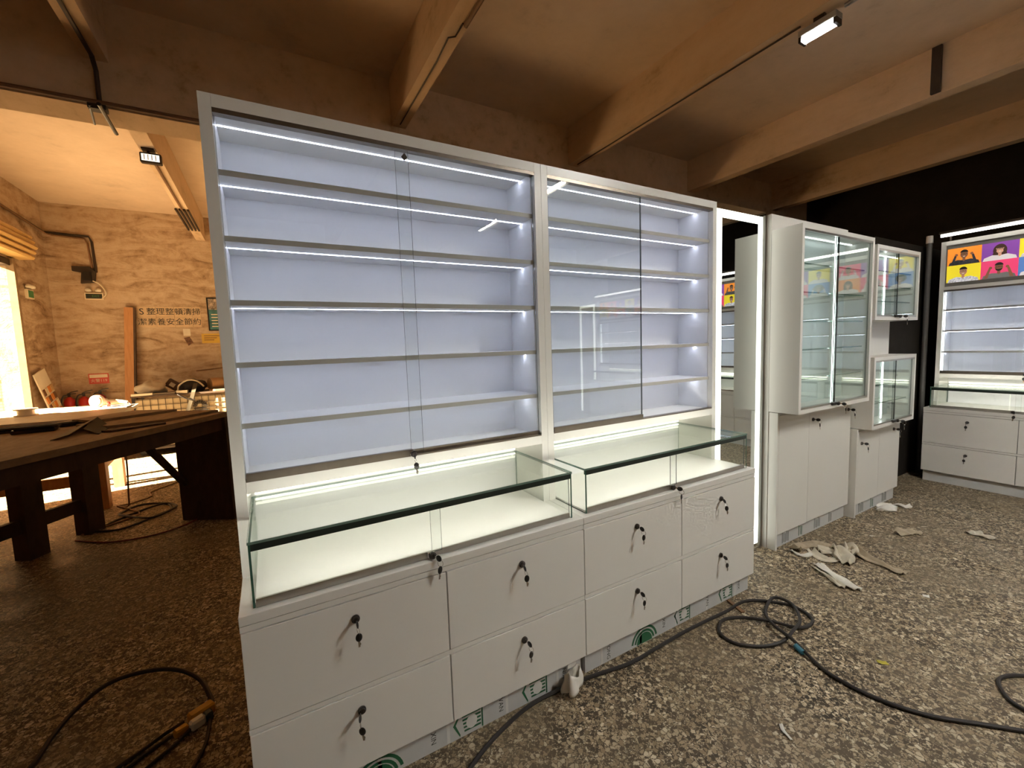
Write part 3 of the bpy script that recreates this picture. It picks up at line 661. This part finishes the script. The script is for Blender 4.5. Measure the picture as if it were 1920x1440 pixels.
ex = thing('exit_lamp', 'twin-head emergency lamp with dark exit panel on the plaster wall', 'sign', (-2.093, YW, 2.343))
exit_lamp(ex, Matrix.Translation((-2.093, YW, 2.343)), .215, .10)
ex2 = thing('exit_lamp', 'twin-head emergency lamp with green exit panel beside the doorway', 'sign', (XL, 6.61, 2.27))
exit_lamp(ex2, Matrix.Translation((XL, 6.61, 2.27)) @ Matrix.Rotation(PI/2, 4, 'Z'), .17, .12, 'sign_green2')
# slogan sheets, two characters each
bn = thing('slogan_board', 'two rows of black Chinese characters on pasted paper sheets', 'notice', (-1.2, YW, 1.92))
x0, ch_w = -1.619, .118
for r_i, row in enumerate(('S整理整頓清掃', '潔素養安全節約')):
    zc = 2.165-.165*r_i
    for i in range(0, 7, 2):
        n = min(2, 7-i); a = x0+ch_w*i
        obj('paper_sheet', MB().box(a+.003, a+ch_w*n-.003, YW-.005-.001*(i % 4), YW, zc-.080, zc+.080), mat('aged_paper', (.62, .46, .29), .85, var=.08), bn)
    for i, ch in enumerate(row):
        t = text_mb(ch, .118 if ch != 'S' else .14, .0008); t.xf(Matrix.Translation((x0+ch_w*(i+.5), YW-.0085, zc)) @ Matrix.Rotation(PI/2, 4, 'X')); obj('character', t, PRINTK, bn)
fs = thing('fire_notice', 'red and white fire notice low on the plaster wall', 'notice', (-2.155, YW, 1.06))
obj('notice_plate', MB().box(-2.272, -2.04, YW-.006, YW, 1.062, 1.218), mat('notice_red', (.55, .07, .05), .5), fs)
obj('notice_panel', MB().box(-2.26, -2.052, YW-.008, YW-.006, 1.155, 1.205), PAPER, fs)
t = text_mb('火警119', .055); t.xf(Matrix.Translation((-2.156, YW-.0085, 1.108)) @ Matrix.Rotation(PI/2, 4, 'X')); obj('lettering', t, PAPER, fs)
tp = thing('teal_poster', 'teal framed poster on the plaster wall right beside the near cabinet', 'poster', (-.66, YW, 1.9))
obj('poster_frame', MB().box(-.70, -.40, YW-.015, YW, 1.855, 2.41), BLACK, tp)
obj('poster_sheet', MB().box(-.68, -.42, YW-.018, YW-.015, 1.875, 2.21), mat('teal_print', (.05, .16, .17), .5, var=.5, scale=14), tp)
obj('poster_picture', MB().box(-.68, -.42, YW-.018, YW-.015, 2.21, 2.39), mat('poster_photo', (.35, .28, .22), .5, var=.9, scale=22), tp)
for k in range(5): obj('poster_line', MB().box(-.65, -.50+.02*(k % 3), YW-.020, YW-.018, 1.92+.05*k, 1.935+.05*k), PAPER, tp)
yn = thing('yellow_notice', 'small yellow notice below the teal poster', 'notice', (-.73, YW, 1.66))
obj('notice_plate', MB().box(-.812, -.52, YW-.006, YW, 1.648, 1.806), mat('notice_yellow', (.62, .40, .06), .5, var=.1), yn)
for k in range(3): obj('text_line', MB().box(-.78, -.56-.04*k, YW-.008, YW-.006, 1.765-.035*k, 1.777-.035*k), RUST, yn)
pp = thing('pinned_photo', 'small torn dark picture pinned crooked on the plaster wall', 'picture', (-1.06, YW, 1.64))
obj('picture_sheet', MB().prism([(-1.055, 1.745), (-.975, 1.758), (-.935, 1.665), (-1.0, 1.61)], YW-.008, YW, 1), mat('picture_brown', (.15, .07, .035), .6, var=.6, scale=30), pp)
obj('picture_top', MB().box(-1.055, -.958, YW-.005, YW, 1.775, 1.89), PAPER, pp)
# leaning plank
pk = thing('leaning_plank', 'long reddish wooden plank leaning against the plaster wall', 'plank', (-1.78, 7.1, 0))
mbp = MB().box(-.055, .055, -.02, .02, 0.005, 2.235).xf(Matrix.Translation((-1.84, 7.12, .0)) @ Matrix.Rotation(R(3.6), 4, 'Y') @ Matrix.Rotation(R(-3.3), 4, 'X')); obj('plank_board', mbp, 'plank_wood', pk)
mbp = MB().box(.056, .082, -.03, .02, 0.005, 2.235).xf(Matrix.Translation((-1.84, 7.12, .0)) @ Matrix.Rotation(R(3.6), 4, 'Y') @ Matrix.Rotation(R(-3.3), 4, 'X')); obj('plank_edge', mbp, 'dark_wood', pk)
# sample board with colour chips leaning at the corner
sb = thing('sample_board', 'leaning board of colour sample chips in the plaster corner', 'board', (-2.43, 6.6, 0))
MS = Matrix.Translation((-2.41, 6.66, .55)) @ Matrix.Rotation(R(90), 4, 'Z') @ Matrix.Rotation(R(-9), 4, 'X') @ Matrix.Rotation(R(-13), 4, 'Y')
obj('board_panel', MB().box(-.19, .19, 0, .015, 0, .78).xf(MS), PAPER, sb)
chip = [mat('chip_brown', (.16, .07, .03), .5), mat('chip_tan', (.52, .33, .15), .5), mat('chip_orange', (.6, .22, .05), .5), mat('chip_cream', (.68, .58, .42), .5)]
for i in range(4):
    for j in range(5):
        obj('sample_chip', MB().box(-.17+.09*i, -.10+.09*i, -.008, 0, .03+.11*j, .115+.11*j).xf(MS), chip[(i*3+j*2+i*j) % 4], sb)
obj('board_leg', MB().box(-.18, -.15, .02, .04, -.55, .1).box(.15, .18, .02, .04, -.55, .1).xf(Matrix.Translation((-2.41, 6.66, .55)) @ Matrix.Rotation(R(90), 4, 'Z')), 'orange_wood', sb)
# extinguishers on a low crate
cr = thing('low_crate', 'low dark crate under the fire extinguishers', 'crate', (-2.28, 7.1, 0))
for k in range(4): obj('crate_board', MB().box(-2.55, -2.0, 6.98, 7.0, .02+.13*k, .13+.13*k), 'dark_wood', cr)
obj('crate_top', MB().box(-2.55, -2.0, 6.98, 7.28, .53, .55), 'dark_wood', cr)
for x in (-2.55, -2.04): obj('crate_post', MB().box(x, x+.04, 7.24, 7.28, 0, .53), 'dark_wood', cr)
FX = ['red fire extinguisher nearest the plaster corner', 'red fire extinguisher standing in the middle of the three', 'red fire extinguisher nearest the leaning plank']
def extinguisher(x, y, z, label):
    e = thing('fire_extinguisher', label, 'extinguisher', (x, y, z), 0, 'fire extinguishers by the plaster wall')
    P = lambda n, mb, m, **k: obj(n, mb, m, e, local=True, **k)
    P('cylinder', MB().lathe([(.06, 0), (.066, .01), (.066, .27), (.055, .31), (.03, .335), (.018, .345)]), RED, smooth=True)
    P('paper_label', MB().lathe([(.0668, .09), (.0668, .21)], n=18), PAPER, smooth=True)
    P('valve', MB().cyl((0, 0, .34), (0, 0, .385), .016).box(-.02, .075, -.008, .008, .385, .397), BLACK)
    P('lever', MB().tube([(-.015, 0, .392), (.03, 0, .415), (.10, 0, .43)], .007, 6), BLACK)
    P('hose', MB().tube(spline([(-.016, 0, .375), (-.06, -.01, .36), (-.085, -.02, .27), (-.078, -.03, .15)], 5), .009, 6), RUBBER, smooth=True)
    return e
for (x, y, z), l in zip(((-2.46, 7.12, .55), (-2.295, 7.10, .55), (-2.13, 7.17, .56)), FX): extinguisher(x, y, z, l)
tag(obj('wood_block', MB().box(-2.22, -2.07, 7.09, 7.25, .551, .559), 'orange_wood'), 'thin wooden pad under the extinguisher nearest the plank', 'block')

# ------------------------------------------------------------------ cart with a wire grid front, things lying on it
ct = thing('tool_cart', 'cart with black wire grid over a pale front panel by the plaster wall', 'cart', (-1.0, 6.8, 0))
cx0, cx1, cy = -1.62, -.25, 6.45
obj('front_panel', MB().box(cx0+.03, cx1-.03, cy+.02, cy+.03, .12, .83), mat('cart_panel', (.45, .36, .23), .6, var=.06), ct)
gm = MB()
for i in range(16): gm.box(cx0+.03+.0875*i-.003, cx0+.03+.0875*i+.003, cy+.008, cy+.014, .12, .83)
for i in range(9): gm.box(cx0+.03, cx1-.03, cy+.006, cy+.012, .12+.0875*i-.003, .12+.0875*i+.003)
obj('wire_grid', gm, STEEL, ct)
for x in (cx0, cx1-.035):
    for y in (cy, cy+.52): obj('post', MB().box(x, x+.035, y, y+.035, .08, .86), BLACK, ct)
obj('cart_top', MB().box(cx0-.01, cx1+.01, cy-.01, cy+.58, .86, .885), 'dark_wood', ct)
obj('lower_deck', MB().box(cx0, cx1, cy, cy+.56, .08, .11), STEEL, ct)
for x in (cx0+.06, cx1-.06):
    for y in (cy+.06, cy+.5): obj('wheel', MB().cyl((x, y-.015, .04), (x, y+.015, .04), .04), RUBBER, ct)
em = MB()
for i in range(9):
    a0, a1 = PI*i/9+.05, PI*(i+1)/9-.05
    em.prism([(-.826+.04*math.cos(a0), .665+.04*math.sin(a0)), (-.826+.095*math.cos(a0), .665+.095*math.sin(a0)), (-.826+.095*math.cos(a1), .665+.095*math.sin(a1)), (-.826+.04*math.cos(a1), .665+.04*math.sin(a1))], cy+.0005, cy+.006, 1)
em.box(-.926, -.726, cy+.0005, cy+.006, .60, .615).box(-.906, -.746, cy+.0005, cy+.006, .63, .642)
obj('round_emblem', em, BLACK, ct)
def lump(cx, cy_, cz, rx, ry, rz, seed, amp=.25, n=22, m=14):
    rnd = random.Random(seed); ph = [rnd.uniform(0, 6) for _ in range(6)]
    def f(u, v):
        a, b = 2*PI*u, PI*v-PI/2
        d = 1+amp*(math.sin(3*a+ph[0])*math.cos(4*b+ph[1])+.6*math.sin(5*a+ph[2]+3*b)+.4*math.sin(7*b+ph[3]+2*a))*.5
        return (cx+rx*d*math.cos(a)*math.cos(b), cy_+ry*d*math.sin(a)*math.cos(b), max(cz, cz+rz*.8+rz*d*math.sin(b)))
    return MB().grid(f, n, m)
tag(obj('cloth_bundle', lump(-1.43, 6.72, .886, .185, .15, .105, 3, .35), CLOTH, smooth='all'), 'crumpled pale cloth lying on the wire grid cart', 'cloth')
gb = thing('gadget_box', 'small dark device box tilted on the cart between cloth and bag', 'box', (-1.15, 6.85, .886))
MG = Matrix.Translation((-1.20, 6.90, 1.0)) @ Matrix.Rotation(R(38), 4, 'Y')
obj('case', MB().box(-.085, .085, -.05, .05, -.065, .065).xf(MG), mat('device_brown', (.10, .05, .025), .5), gb, bevel=.006)
obj('dial', MB().box(-.035, .035, -.056, -.05, -.03, .03).xf(MG), CREAM, gb)
bg = thing('tool_bag', 'dark open tool bag with a pale rim lying on the cart', 'bag', (-.88, 6.7, .886))
obj('bag_body', lump(-.93, 6.74, .886, .19, .16, .10, 11, .18), CLOTHD, bg, smooth='all')
obj('bag_rim', MB().tube(spline([(-1.10, 6.60, .89), (-1.08, 6.58, .99), (-.97, 6.57, 1.07), (-.85, 6.57, 1.05), (-.77, 6.58, .96)], 6), .012, 8), CLOTH, bg, smooth=True)
obj('shoulder_strap', MB().grid(lambda u, v: (-.89-.13*u+.05*v*1.0+.01*math.sin(5*u), 6.55-.10*min(1, u*4)-.02, 1.02-.50*u**1.1), 14, 1), mat('strap_olive', (.075, .06, .035), .8), bg, solid=.008)
tr = thing('cardboard_tube', 'thick cardboard tube lying on the cart next to the near cabinet', 'tube', (-.5, 6.75, .886))
MTu = Matrix.Translation((-.70, 6.66, .985)) @ Matrix.Rotation(R(28), 4, 'Z')
obj('tube_wall', MB().lathe([(.095, 0), (.095, .55), (.075, .55), (.075, .01), (.095, 0)], n=20).xf(MTu @ Matrix.Rotation(R(90), 4, 'Y')), CARD, tr, smooth=True)
tag(obj('loose_boards', MB().prism([(-.62, 6.46), (-.25, 6.46), (-.25, 6.54), (-.70, 6.53)], .886, .91, 2), CARD), 'flat cardboard offcut at the right end of the cart top', 'offcut')
for k, (x, y, rz, lab) in enumerate(((-1.50, 6.47, .1, 'flat pale offcut at the cart edge below the leaning plank'), (-1.03, 6.48, -.12, 'small white card at the cart edge in front of the bag'), (-1.25, 6.52, .05, 'long pale offcut lying in front of the cloth on the cart'))):
    tag(obj('offcut', MB().box(-.12, .12, -.035, .035, 0, [.03, .04, .018][k]).xf(Matrix.Translation((x, y, .886)) @ Matrix.Rotation(rz, 4, 'Z') @ Matrix.Scale([1, .55, 1.4][k], 4, (1, 0, 0))), PAPER), lab, 'offcut')
run('hanging_cable', [(-1.12, 6.50, .895), (-1.08, 6.42, .87), (-.98, 6.42, .80), (-.88, 6.43, .77)], .009, RUBBER, 'short black cable hanging over the cart edge', 'cable', k=6)
tag(obj('thin_rod', MB().cyl((-.92, 7.2, 1.19), (-.30, 7.26, 1.24), .009, n=6), RUST), 'thin brown rod along the plaster wall above the cart', 'rod')

# ------------------------------------------------------------------ sunlit table
TP = [(-1.14, 3.64), (-1.225, 4.90), (-2.44, 5.30), (-2.44, 3.75)]
tb = thing('work_table', 'pale work table in the sun with orange wooden frame legs', 'table', (-1.8, 4.4, 0))
obj('table_top', MB().prism(TP, .868, .90), 'table_board', tb)
for x, y in ((-1.42, 4.72), (-1.34, 3.86), (-2.36, 5.05), (-2.36, 3.9)): obj('leg', MB().box(x-.045, x+.045, y-.045, y+.045, 0, .868), 'orange_wood', tb)
for z in (.24,): obj('stretcher', MB().box(-2.36, -1.42, 4.74, 4.78, z, z+.10), 'orange_wood', tb); obj('stretcher', MB().prism([(-1.36, 3.86), (-1.32, 3.86), (-1.40, 4.72), (-1.44, 4.72)], z+.12, z+.24), 'orange_wood', tb); obj('stretcher', MB().box(-2.36, -1.34, 3.88, 3.92, z, z+.1), 'orange_wood', tb)
obj('apron', MB().prism([(-1.18, 3.70), (-1.26, 4.84), (-1.29, 4.84), (-1.21, 3.70)], .76, .868), 'orange_wood', tb)
# angle grinder
gr = thing('angle_grinder', 'angle grinder with an orange disc lying on the sunlit table', 'grinder', (-1.48, 4.84, .90))
obj('disc_guard', MB().cyl((-1.55, 4.84, .965), (-1.565, 4.80, .968), .068, n=20), mat('guard_white', (.7, .62, .5), .4), gr, smooth=True)
obj('disc', MB().cyl((-1.565, 4.80, .968), (-1.57, 4.785, .969), .056, n=20), mat('disc_orange', (.62, .17, .06), .6), gr, smooth=True)
obj('gear_head', MB().ell((-1.51, 4.85, .955), .05, .045, .04), mat('grinder_pale', (.66, .56, .44), .4), gr, smooth='all')
obj('handle_body', MB().tube([(-1.51, 4.85, .95), (-1.43, 4.84, .942), (-1.36, 4.83, .937), (-1.30, 4.82, .93)], [.03, .034, .028, .018], 10), mat('grinder_pale', (.66, .56, .44), .4), gr, smooth=True)
obj('grip', MB().cyl((-1.46, 4.80, .94), (-1.44, 4.72, .918), .016), RED, gr)
obj('power_cord', MB().tube(spline([(-1.30, 4.82, .93), (-1.27, 4.78, .912), (-1.245, 4.70, .905), (-1.24, 4.5, .905)], 5), .006, 6), RUBBER, gr, smooth=True)
tr2 = thing('tape_roll', 'cream reel standing on the work table near the left edge', 'reel', (-1.98, 4.42, .90))
obj('lower_flange', MB().cyl((0, 0, 0), (0, 0, .012), .085, n=20), CREAM, tr2, local=True, smooth=True)
obj('core', MB().cyl((0, 0, .012), (0, 0, .058), .062, n=20), CREAM, tr2, local=True, smooth=True)
obj('upper_flange', MB().cyl((0, 0, .058), (0, 0, .07), .085, n=20), CREAM, tr2, local=True, smooth=True)

# ------------------------------------------------------------------ near dark bench
BE = Vector((.528, .849, 0)); BN = Vector((-.849, .528, 0)); BB = Vector((-.20, 2.82, 0)); BZ = .94
bench = thing('workbench', 'large dark wooden workbench in front of the sunlit table', 'table', (-.9, 2.6, 0))
def bp(a, b): q = BB - BE*a + BN*b; return (q.x, q.y)       # a along the edge from the right end, b back from the front edge
bl = 3.2
obj('bench_top', MB().prism([bp(0, 0), bp(0, 1.15), bp(bl, 1.15), bp(bl, 0)], .90, BZ), 'bench_wood', bench)
obj('front_apron', MB().prism([bp(.05, .03), bp(.05, .07), bp(bl, .07), bp(bl, .03)], .79, .90), 'dark_wood', bench)
obj('rear_apron', MB().prism([bp(.05, 1.05), bp(.05, 1.09), bp(bl, 1.09), bp(bl, 1.05)], .78, .90), 'dark_wood', bench)
obj('end_panel', MB().prism([bp(.0, .0), bp(.0, .46), bp(.06, .46), bp(.06, .0)], 0, .90), 'dark_wood', bench)
for a, b in ((.62, 1.02), (.20, 1.02), (1.85, 1.02), (2.2, .1)): obj('leg', MB().prism([bp(a, b), bp(a, b+.12), bp(a+.13, b+.12), bp(a+.13, b)], 0, .90), 'dark_wood', bench)
obj('lower_rail', MB().prism([bp(.20, 1.06), bp(.20, 1.10), bp(1.9, 1.10), bp(1.9, 1.06)], .20, .30), 'dark_wood', bench)
p = bp(.07, .40); q = bp(.74, .10)
obj('brace', MB().cyl((p[0], p[1], .33), (q[0], q[1], .84), .028, n=8), 'dark_wood', bench)
def slab(name, pts, z0, z1, m, lab, cat, grp=None):
    return tag(obj(name, MB().prism(pts, z0, z1), m), lab, cat, grp)
slab('board_offcut', [bp(.02, .08), bp(.02, .62), bp(.62, .70), bp(.72, .36), bp(.50, .14)], BZ+.001, BZ+.02, 'bench_wood', 'wide thin board lying on the right end of the workbench', 'board', 'boards on the workbench')
slab('board_offcut', [bp(.05, .42), bp(.05, .80), bp(.50, .86), bp(.58, .60)], BZ+.021, BZ+.04, 'bench_wood', 'upper board of the pile on the right end of the workbench', 'board', 'boards on the workbench')
slab('dark_strip', [bp(.60, .04), bp(.60, .11), bp(.88, .24), bp(.88, .17)], BZ+.001, BZ+.014, 'dark_wood', 'narrow dark strip lying in front of the boards on the workbench', 'strip')
fd = thing('folded_sheet', 'folded pale sandpaper sheet standing like a tent on the workbench', 'sheet', (-1.0, 2.5, BZ))
f0 = Vector((-1.06, 2.04, BZ+.002)); f1 = Vector((-1.10, 2.66, BZ+.002)); r0 = Vector((-.985, 2.07, BZ+.022)); r1 = Vector((-1.0, 2.66, BZ+.06)); h0 = Vector((-.86, 2.12, BZ+.002)); h1 = Vector((-.885, 2.46, BZ+.002))
obj('rear_leaf', MB()._add([f0, r0, r1, f1], [(0, 1, 2, 3)], 0), mat('sandpaper_back', (.26, .21, .14), .8), fd, solid=.003)
obj('front_leaf', MB()._add([Vector((-.97, 2.25, BZ+.03)), h0, h1, r1], [(0, 1, 2, 3)], 0), mat('sandpaper_dark', (.06, .05, .035), .9), fd, solid=.003)
for k, (a, b, l_, w_, h_, rz, lab) in enumerate(((-1.50, 2.70, .14, .11, .035, .5, 'flat black case near the left edge of the workbench'), (-1.31, 2.60, .21, .11, .045, .1, 'long black tool case behind the tent-shaped sheet on the workbench'), (-1.20, 2.80, .13, .08, .03, .7, 'black pouch at the rear of the workbench'), (-1.12, 2.93, .12, .05, .02, .8, 'slim black tool at the rear corner of the workbench'))):
    c = (a, b); tc = thing('tool_case', lab, 'case', (c[0], c[1], BZ), rz, 'black cases on the workbench')
    obj('case_body', MB().box(-l_/2, l_/2, -w_/2, w_/2, 0, h_*.6), BLACK, tc, local=True, bevel=.006)
    obj('case_lid', MB().box(-l_/2+.01, l_/2+.02, -w_/2-.005, w_/2-.01, h_*.6, h_), CLOTHD, tc, local=True, bevel=.008)

# ------------------------------------------------------------------ cables
def cable(name, pts, r, m, label, k=8):
    P_ = spline([(x, y, z if len(p) > 2 else r+.001) for p in pts for x, y, z in [(p[0], p[1], p[2] if len(p) > 2 else 0)]], k)
    return tag(obj(name, MB().tube(P_, r, 8), m, smooth=True), label, 'cable')
h = .017
cable('power_cable', [(.50, -.42), (.621, -.341), (.745, -.285), (.91, -.24), (1.072, -.238), (1.212, -.252), (1.41, -.284), (1.586, -.280), (1.818, -.275), (2.08, -.285), (2.269, -.290), (2.399, -.408), (2.413, -.50), (2.368, -.56), (2.267, -.552), (2.179, -.448, h), (2.1, -.35), (2.002, -.32), (1.913, -.371), (1.908, -.455), (1.992, -.53), (2.10, -.56), (2.20, -.555, .022), (2.308, -.531, .022), (2.409, -.442, .022), (2.386, -.36, .022), (2.252, -.394), (2.161, -.484, .024), (2.125, -.59, .026), (2.085, -.70), (2.06, -.778), (2.071, -.918), (2.138, -1.053), (2.246, -1.164), (2.33, -1.249), (2.5, -1.42)], .0075, RUBBER, 'long black power cable coiled on the floor before the middle cabinet')
tag(obj('cable_tape', MB().cyl((2.108, -.612, .017), (2.095, -.65, .012), .0125, n=10), mat('blue_tape', (.05, .20, .28), .5)), 'blue tape wrapped around the black cable on the floor', 'tape')
cable('power_cable', [(2.86, -1.30), (2.701, -1.182), (2.640, -1.146), (2.578, -1.137), (2.516, -1.161), (2.469, -1.204), (2.459, -1.30), (2.50, -1.42), (2.62, -1.55)], .007, RUBBER, 'black cable loop on the floor at the right edge of the view')
cable('power_cable', [(-.74, .36), (-.698, .471), (-.681, .58, .02), (-.638, .691, .035), (-.559, .766, .05), (-.434, .764, .05), (-.324, .716, .04), (-.236, .614, .03), (-.185, .484, .022), (-.175, .437, .018)], .009, RUBBER, 'thick black cable arching over the floor left of the near cabinet')
pg = thing('cable_plug', 'yellow and white plug joining the black cables left of the near cabinet', 'plug', (-.23, .40, 0))
MPg = Matrix.Translation((-.225, .392, .024)) @ Matrix.Rotation(R(28), 4, 'Z')
obj('socket_yellow', MB().box(-.02, .065, -.018, .022, -.022, .02).xf(MPg), YEL, pg, bevel=.006)
obj('plug_white', MB().box(-.03, .02, -.05, -.016, -.022, .014).xf(MPg), FILML, pg, bevel=.007)
obj('collar_dark', MB().box(.02, .045, -.048, -.016, -.022, .012).xf(MPg), mat('plug_blue', (.02, .05, .07), .4), pg, bevel=.004)
obj('socket_tail', MB().box(-.075, -.03, -.03, .0, -.022, .006).xf(MPg), YEL, pg, bevel=.006)
for i, pts in enumerate(([(-.258, .39, .02), (-.31, .372, .016), (-.38, .335), (-.429, .305), (-.52, .23)], [(-.262, .365, .014), (-.32, .34), (-.38, .30), (-.45, .24), (-.54, .14)], [(-.235, .345, .014), (-.27, .31), (-.31, .275), (-.339, .25), (-.40, .18)], [(-.175, .36, .012), (-.176, .30), (-.179, .244), (-.201, .165), (-.24, .08)])):
    obj('lead', MB().tube(spline([(a[0], a[1], a[2] if len(a) > 2 else .008) for a in pts], 6), .0065, 8), RUBBER, pg, smooth=True)
cable('thin_cable', [(-1.32, 3.20), (-1.138, 3.072), (-1.005, 3.082), (-.832, 3.29), (-.767, 3.388), (-.80, 3.55), (-.894, 3.675), (-1.061, 3.72), (-1.15, 3.55), (-1.118, 3.434, .02), (-.888, 3.203, .02), (-.78, 3.30, .02), (-.73, 3.45, .02), (-.85, 3.6, .02), (-1.02, 3.50), (-1.16, 3.30), (-1.2, 3.12)], .009, RUBBER, 'tangled black cable on the floor under the workbench')
cable('thin_cable', [(-1.10, 3.62, .76), (-1.10, 3.66, .45), (-1.12, 3.69, .15), (-1.14, 3.72, .02), (-1.247, 3.837), (-1.10, 3.62), (-1.0, 3.4), (-1.2, 3.2), (-1.3, 3.1)], .007, RUST, 'brown cord hanging from the workbench down to the floor')
cable('thin_cable', [(-.62, 5.0), (-.85, 4.5), (-1.05, 4.2), (-1.02, 4.0), (-1.15, 3.85), (-1.25, 3.84)], .006, RUST, 'brown cord trailing over the floor into the sun')
cable('thin_cable', [(-1.30, 2.98), (-1.05, 2.78), (-.82, 2.74), (-.62, 2.82), (-.48, 3.0)], .006, mat('red_cord', (.16, .02, .012), .5), 'dark red cord in a wide arc in front of the workbench')

# ------------------------------------------------------------------ scraps of protective film on the floor
def scrap(name, path, widths, m, lab, amp=.016, seed=1, cat='scrap', z0=.0015, n=26, parent=None):
    rnd = random.Random(seed); P_ = spline([(x, y, 0) for x, y in path], max(3, n//max(1, len(path)-1))); L = len(P_)
    ph = [rnd.uniform(0, 6.3) for _ in range(6)]
    def wd(t):
        f = t*(len(widths)-1); i = min(int(f), len(widths)-2); return widths[i]+(widths[i+1]-widths[i])*(f-i)
    nv = 8; vs_ = []
    for i, p_ in enumerate(P_):
        t = i/(L-1); d = (P_[min(i+1, L-1)]-P_[max(i-1, 0)]).normalized(); s_ = Vector((-d.y, d.x, 0))
        w = wd(t)*(1+.16*math.sin(5*t+ph[0])+.08*math.sin(11*t+ph[1]))
        for j in range(nv+1):
            u = j/nv-.5
            z = abs(math.sin(4.5*u+ph[2]+2*t)*.65+math.sin(5*t+ph[3]+3*u)*.45+.22*math.sin(13*t+5*u+ph[4]))*amp
            vs_.append(p_ + s_*(u*w+.10*w*math.sin(4*u+6*t+ph[5])) + Vector((0, 0, z0+z)))
    f = [(i*(nv+1)+j, i*(nv+1)+j+1, (i+1)*(nv+1)+j+1, (i+1)*(nv+1)+j) for i in range(L-1) for j in range(nv)]
    o = obj(name, MB()._add(vs_, f, 0), m, parent, smooth=True, solid=.0012)
    return tag(o, lab, cat) if lab else o
pile = thing('film_pile', 'tangled heap of dirty plastic film strips before the glass display unit', 'scrap', (3.2, -.28, 0))
scrap('film_strip', [(3.06, -.16), (3.10, -.11), (3.19, -.13), (3.26, -.19), (3.33, -.25)], [.03, .05, .06, .05], SCRAPD, None, .03, 2, parent=pile)
scrap('film_strip', [(3.04, -.11), (3.02, -.17), (3.06, -.23)], [.03, .035, .03], SCRAPW, None, .02, 12, parent=pile)
scrap('film_strip', [(3.13, -.19), (3.10, -.24), (3.09, -.31), (3.17, -.33), (3.22, -.28), (3.17, -.22)], [.04, .07, .07, .05], SCRAP, None, .03, 3, parent=pile)
scrap('film_strip', [(3.30, -.24), (3.26, -.30), (3.18, -.36), (3.12, -.40)], [.04, .09, .10, .05], SCRAP, None, .034, 4, parent=pile)
scrap('film_strip', [(3.37, -.33), (3.32, -.40), (3.30, -.48), (3.28, -.56), (3.27, -.625)], [.05, .07, .06, .05, .06], SCRAPD, None, .03, 5, parent=pile)
scrap('film_strip', [(3.40, -.27), (3.36, -.33), (3.28, -.36)], [.03, .07, .05], SCRAP, None, .035, 6, parent=pile)
stp = thing('film_strips', 'two pale straight film strips side by side on the floor, nearest the cable coil', 'scrap', (2.9, -.4, 0))
scrap('film_strip', [(2.99, -.29), (2.95, -.36), (2.90, -.46), (2.86, -.56)], [.05, .07, .06, .05], SCRAPW, None, .022, 7, parent=stp)
scrap('film_strip', [(2.93, -.30), (2.88, -.40), (2.82, -.50)], [.025, .035, .04], SCRAP, None, .018, 8, parent=stp)
scrap('film_scrap', [(4.25, -.14), (4.36, -.155), (4.46, -.17)], [.03, .12, .05], SCRAPW, 'larger white plastic scrap by the low display doors', .03, 9)
scrap('film_scrap', [(4.50, -.14), (4.52, -.20), (4.555, -.25)], [.03, .07, .04], SCRAPW, 'smaller white plastic scrap next to the larger one by the low doors', .02, 10)
scrap('film_scrap', [(3.87, -.385), (3.96, -.41), (4.03, -.45)], [.05, .10, .06], SCRAPD, 'brownish crumpled film scrap alone in the middle of the floor', .03, 13)
scrap('film_scrap', [(4.33, -.64), (4.30, -.69), (4.30, -.77)], [.07, .09, .05], SCRAP, 'cream film scrap on the floor nearest the poster cabinet', .025, 14)
scrap('paper_bit', [(3.09, -.755), (3.10, -.78)], [.02, .035], SCRAPW, 'tiny white paper bit on the open floor', .004, 15, n=8)
scrap('paper_bit', [(2.31, -.84), (2.34, -.865)], [.02, .025], mat('yellow_bit', (.42, .36, .03), .6), 'tiny yellow bit on the floor between cable and edge', .004, 16, n=8)
scrap('paper_bit', [(1.655, -.79), (1.635, -.812), (1.622, -.845)], [.012, .014, .01], SCRAPW, 'small curved white shaving on the floor near the bottom', .006, 17, n=8)
scrap('paper_bit', [(3.69, -.30), (3.72, -.31)], [.015, .02], SCRAP, 'tiny pale bit on the floor beside the brownish scrap', .004, 18, n=8)
tag(obj('wood_strip', MB().prism([(2.185, -.225), (2.20, -.232), (2.17, -.335), (2.15, -.33)], .001, .008), RUST), 'short brown strip on the floor by the plinth and cable coil', 'strip')
# white tag and crumpled bag caught at the plinth
tg = thing('torn_bag', 'torn white paper bag lying against the plinth over the cable', 'bag', (1.10, -.25, 0))
def bagf(u, v):
    a = 2*PI*u; r_ = .042+.013*math.sin(3*a+1)+.007*math.sin(5*a); k = 1-.15*v+.12*math.sin(3*a+4*v)
    return (1.10+.012*v+r_*1.0*k*math.cos(a), -.275+.014*v+r_*.6*k*math.sin(a), .016+.062*v+.016*v*math.sin(2*a+.5))
obj('bag_wall', MB().grid(bagf, 20, 6), SCRAPW, tg, smooth='all', solid=.0012)
obj('bag_flap', MB()._add([(1.105, -.236, .075), (1.15, -.240, .082), (1.145, -.222, .125), (1.12, -.220, .13)], [(0, 1, 2, 3)], 0), SCRAPW, tg, solid=.001)
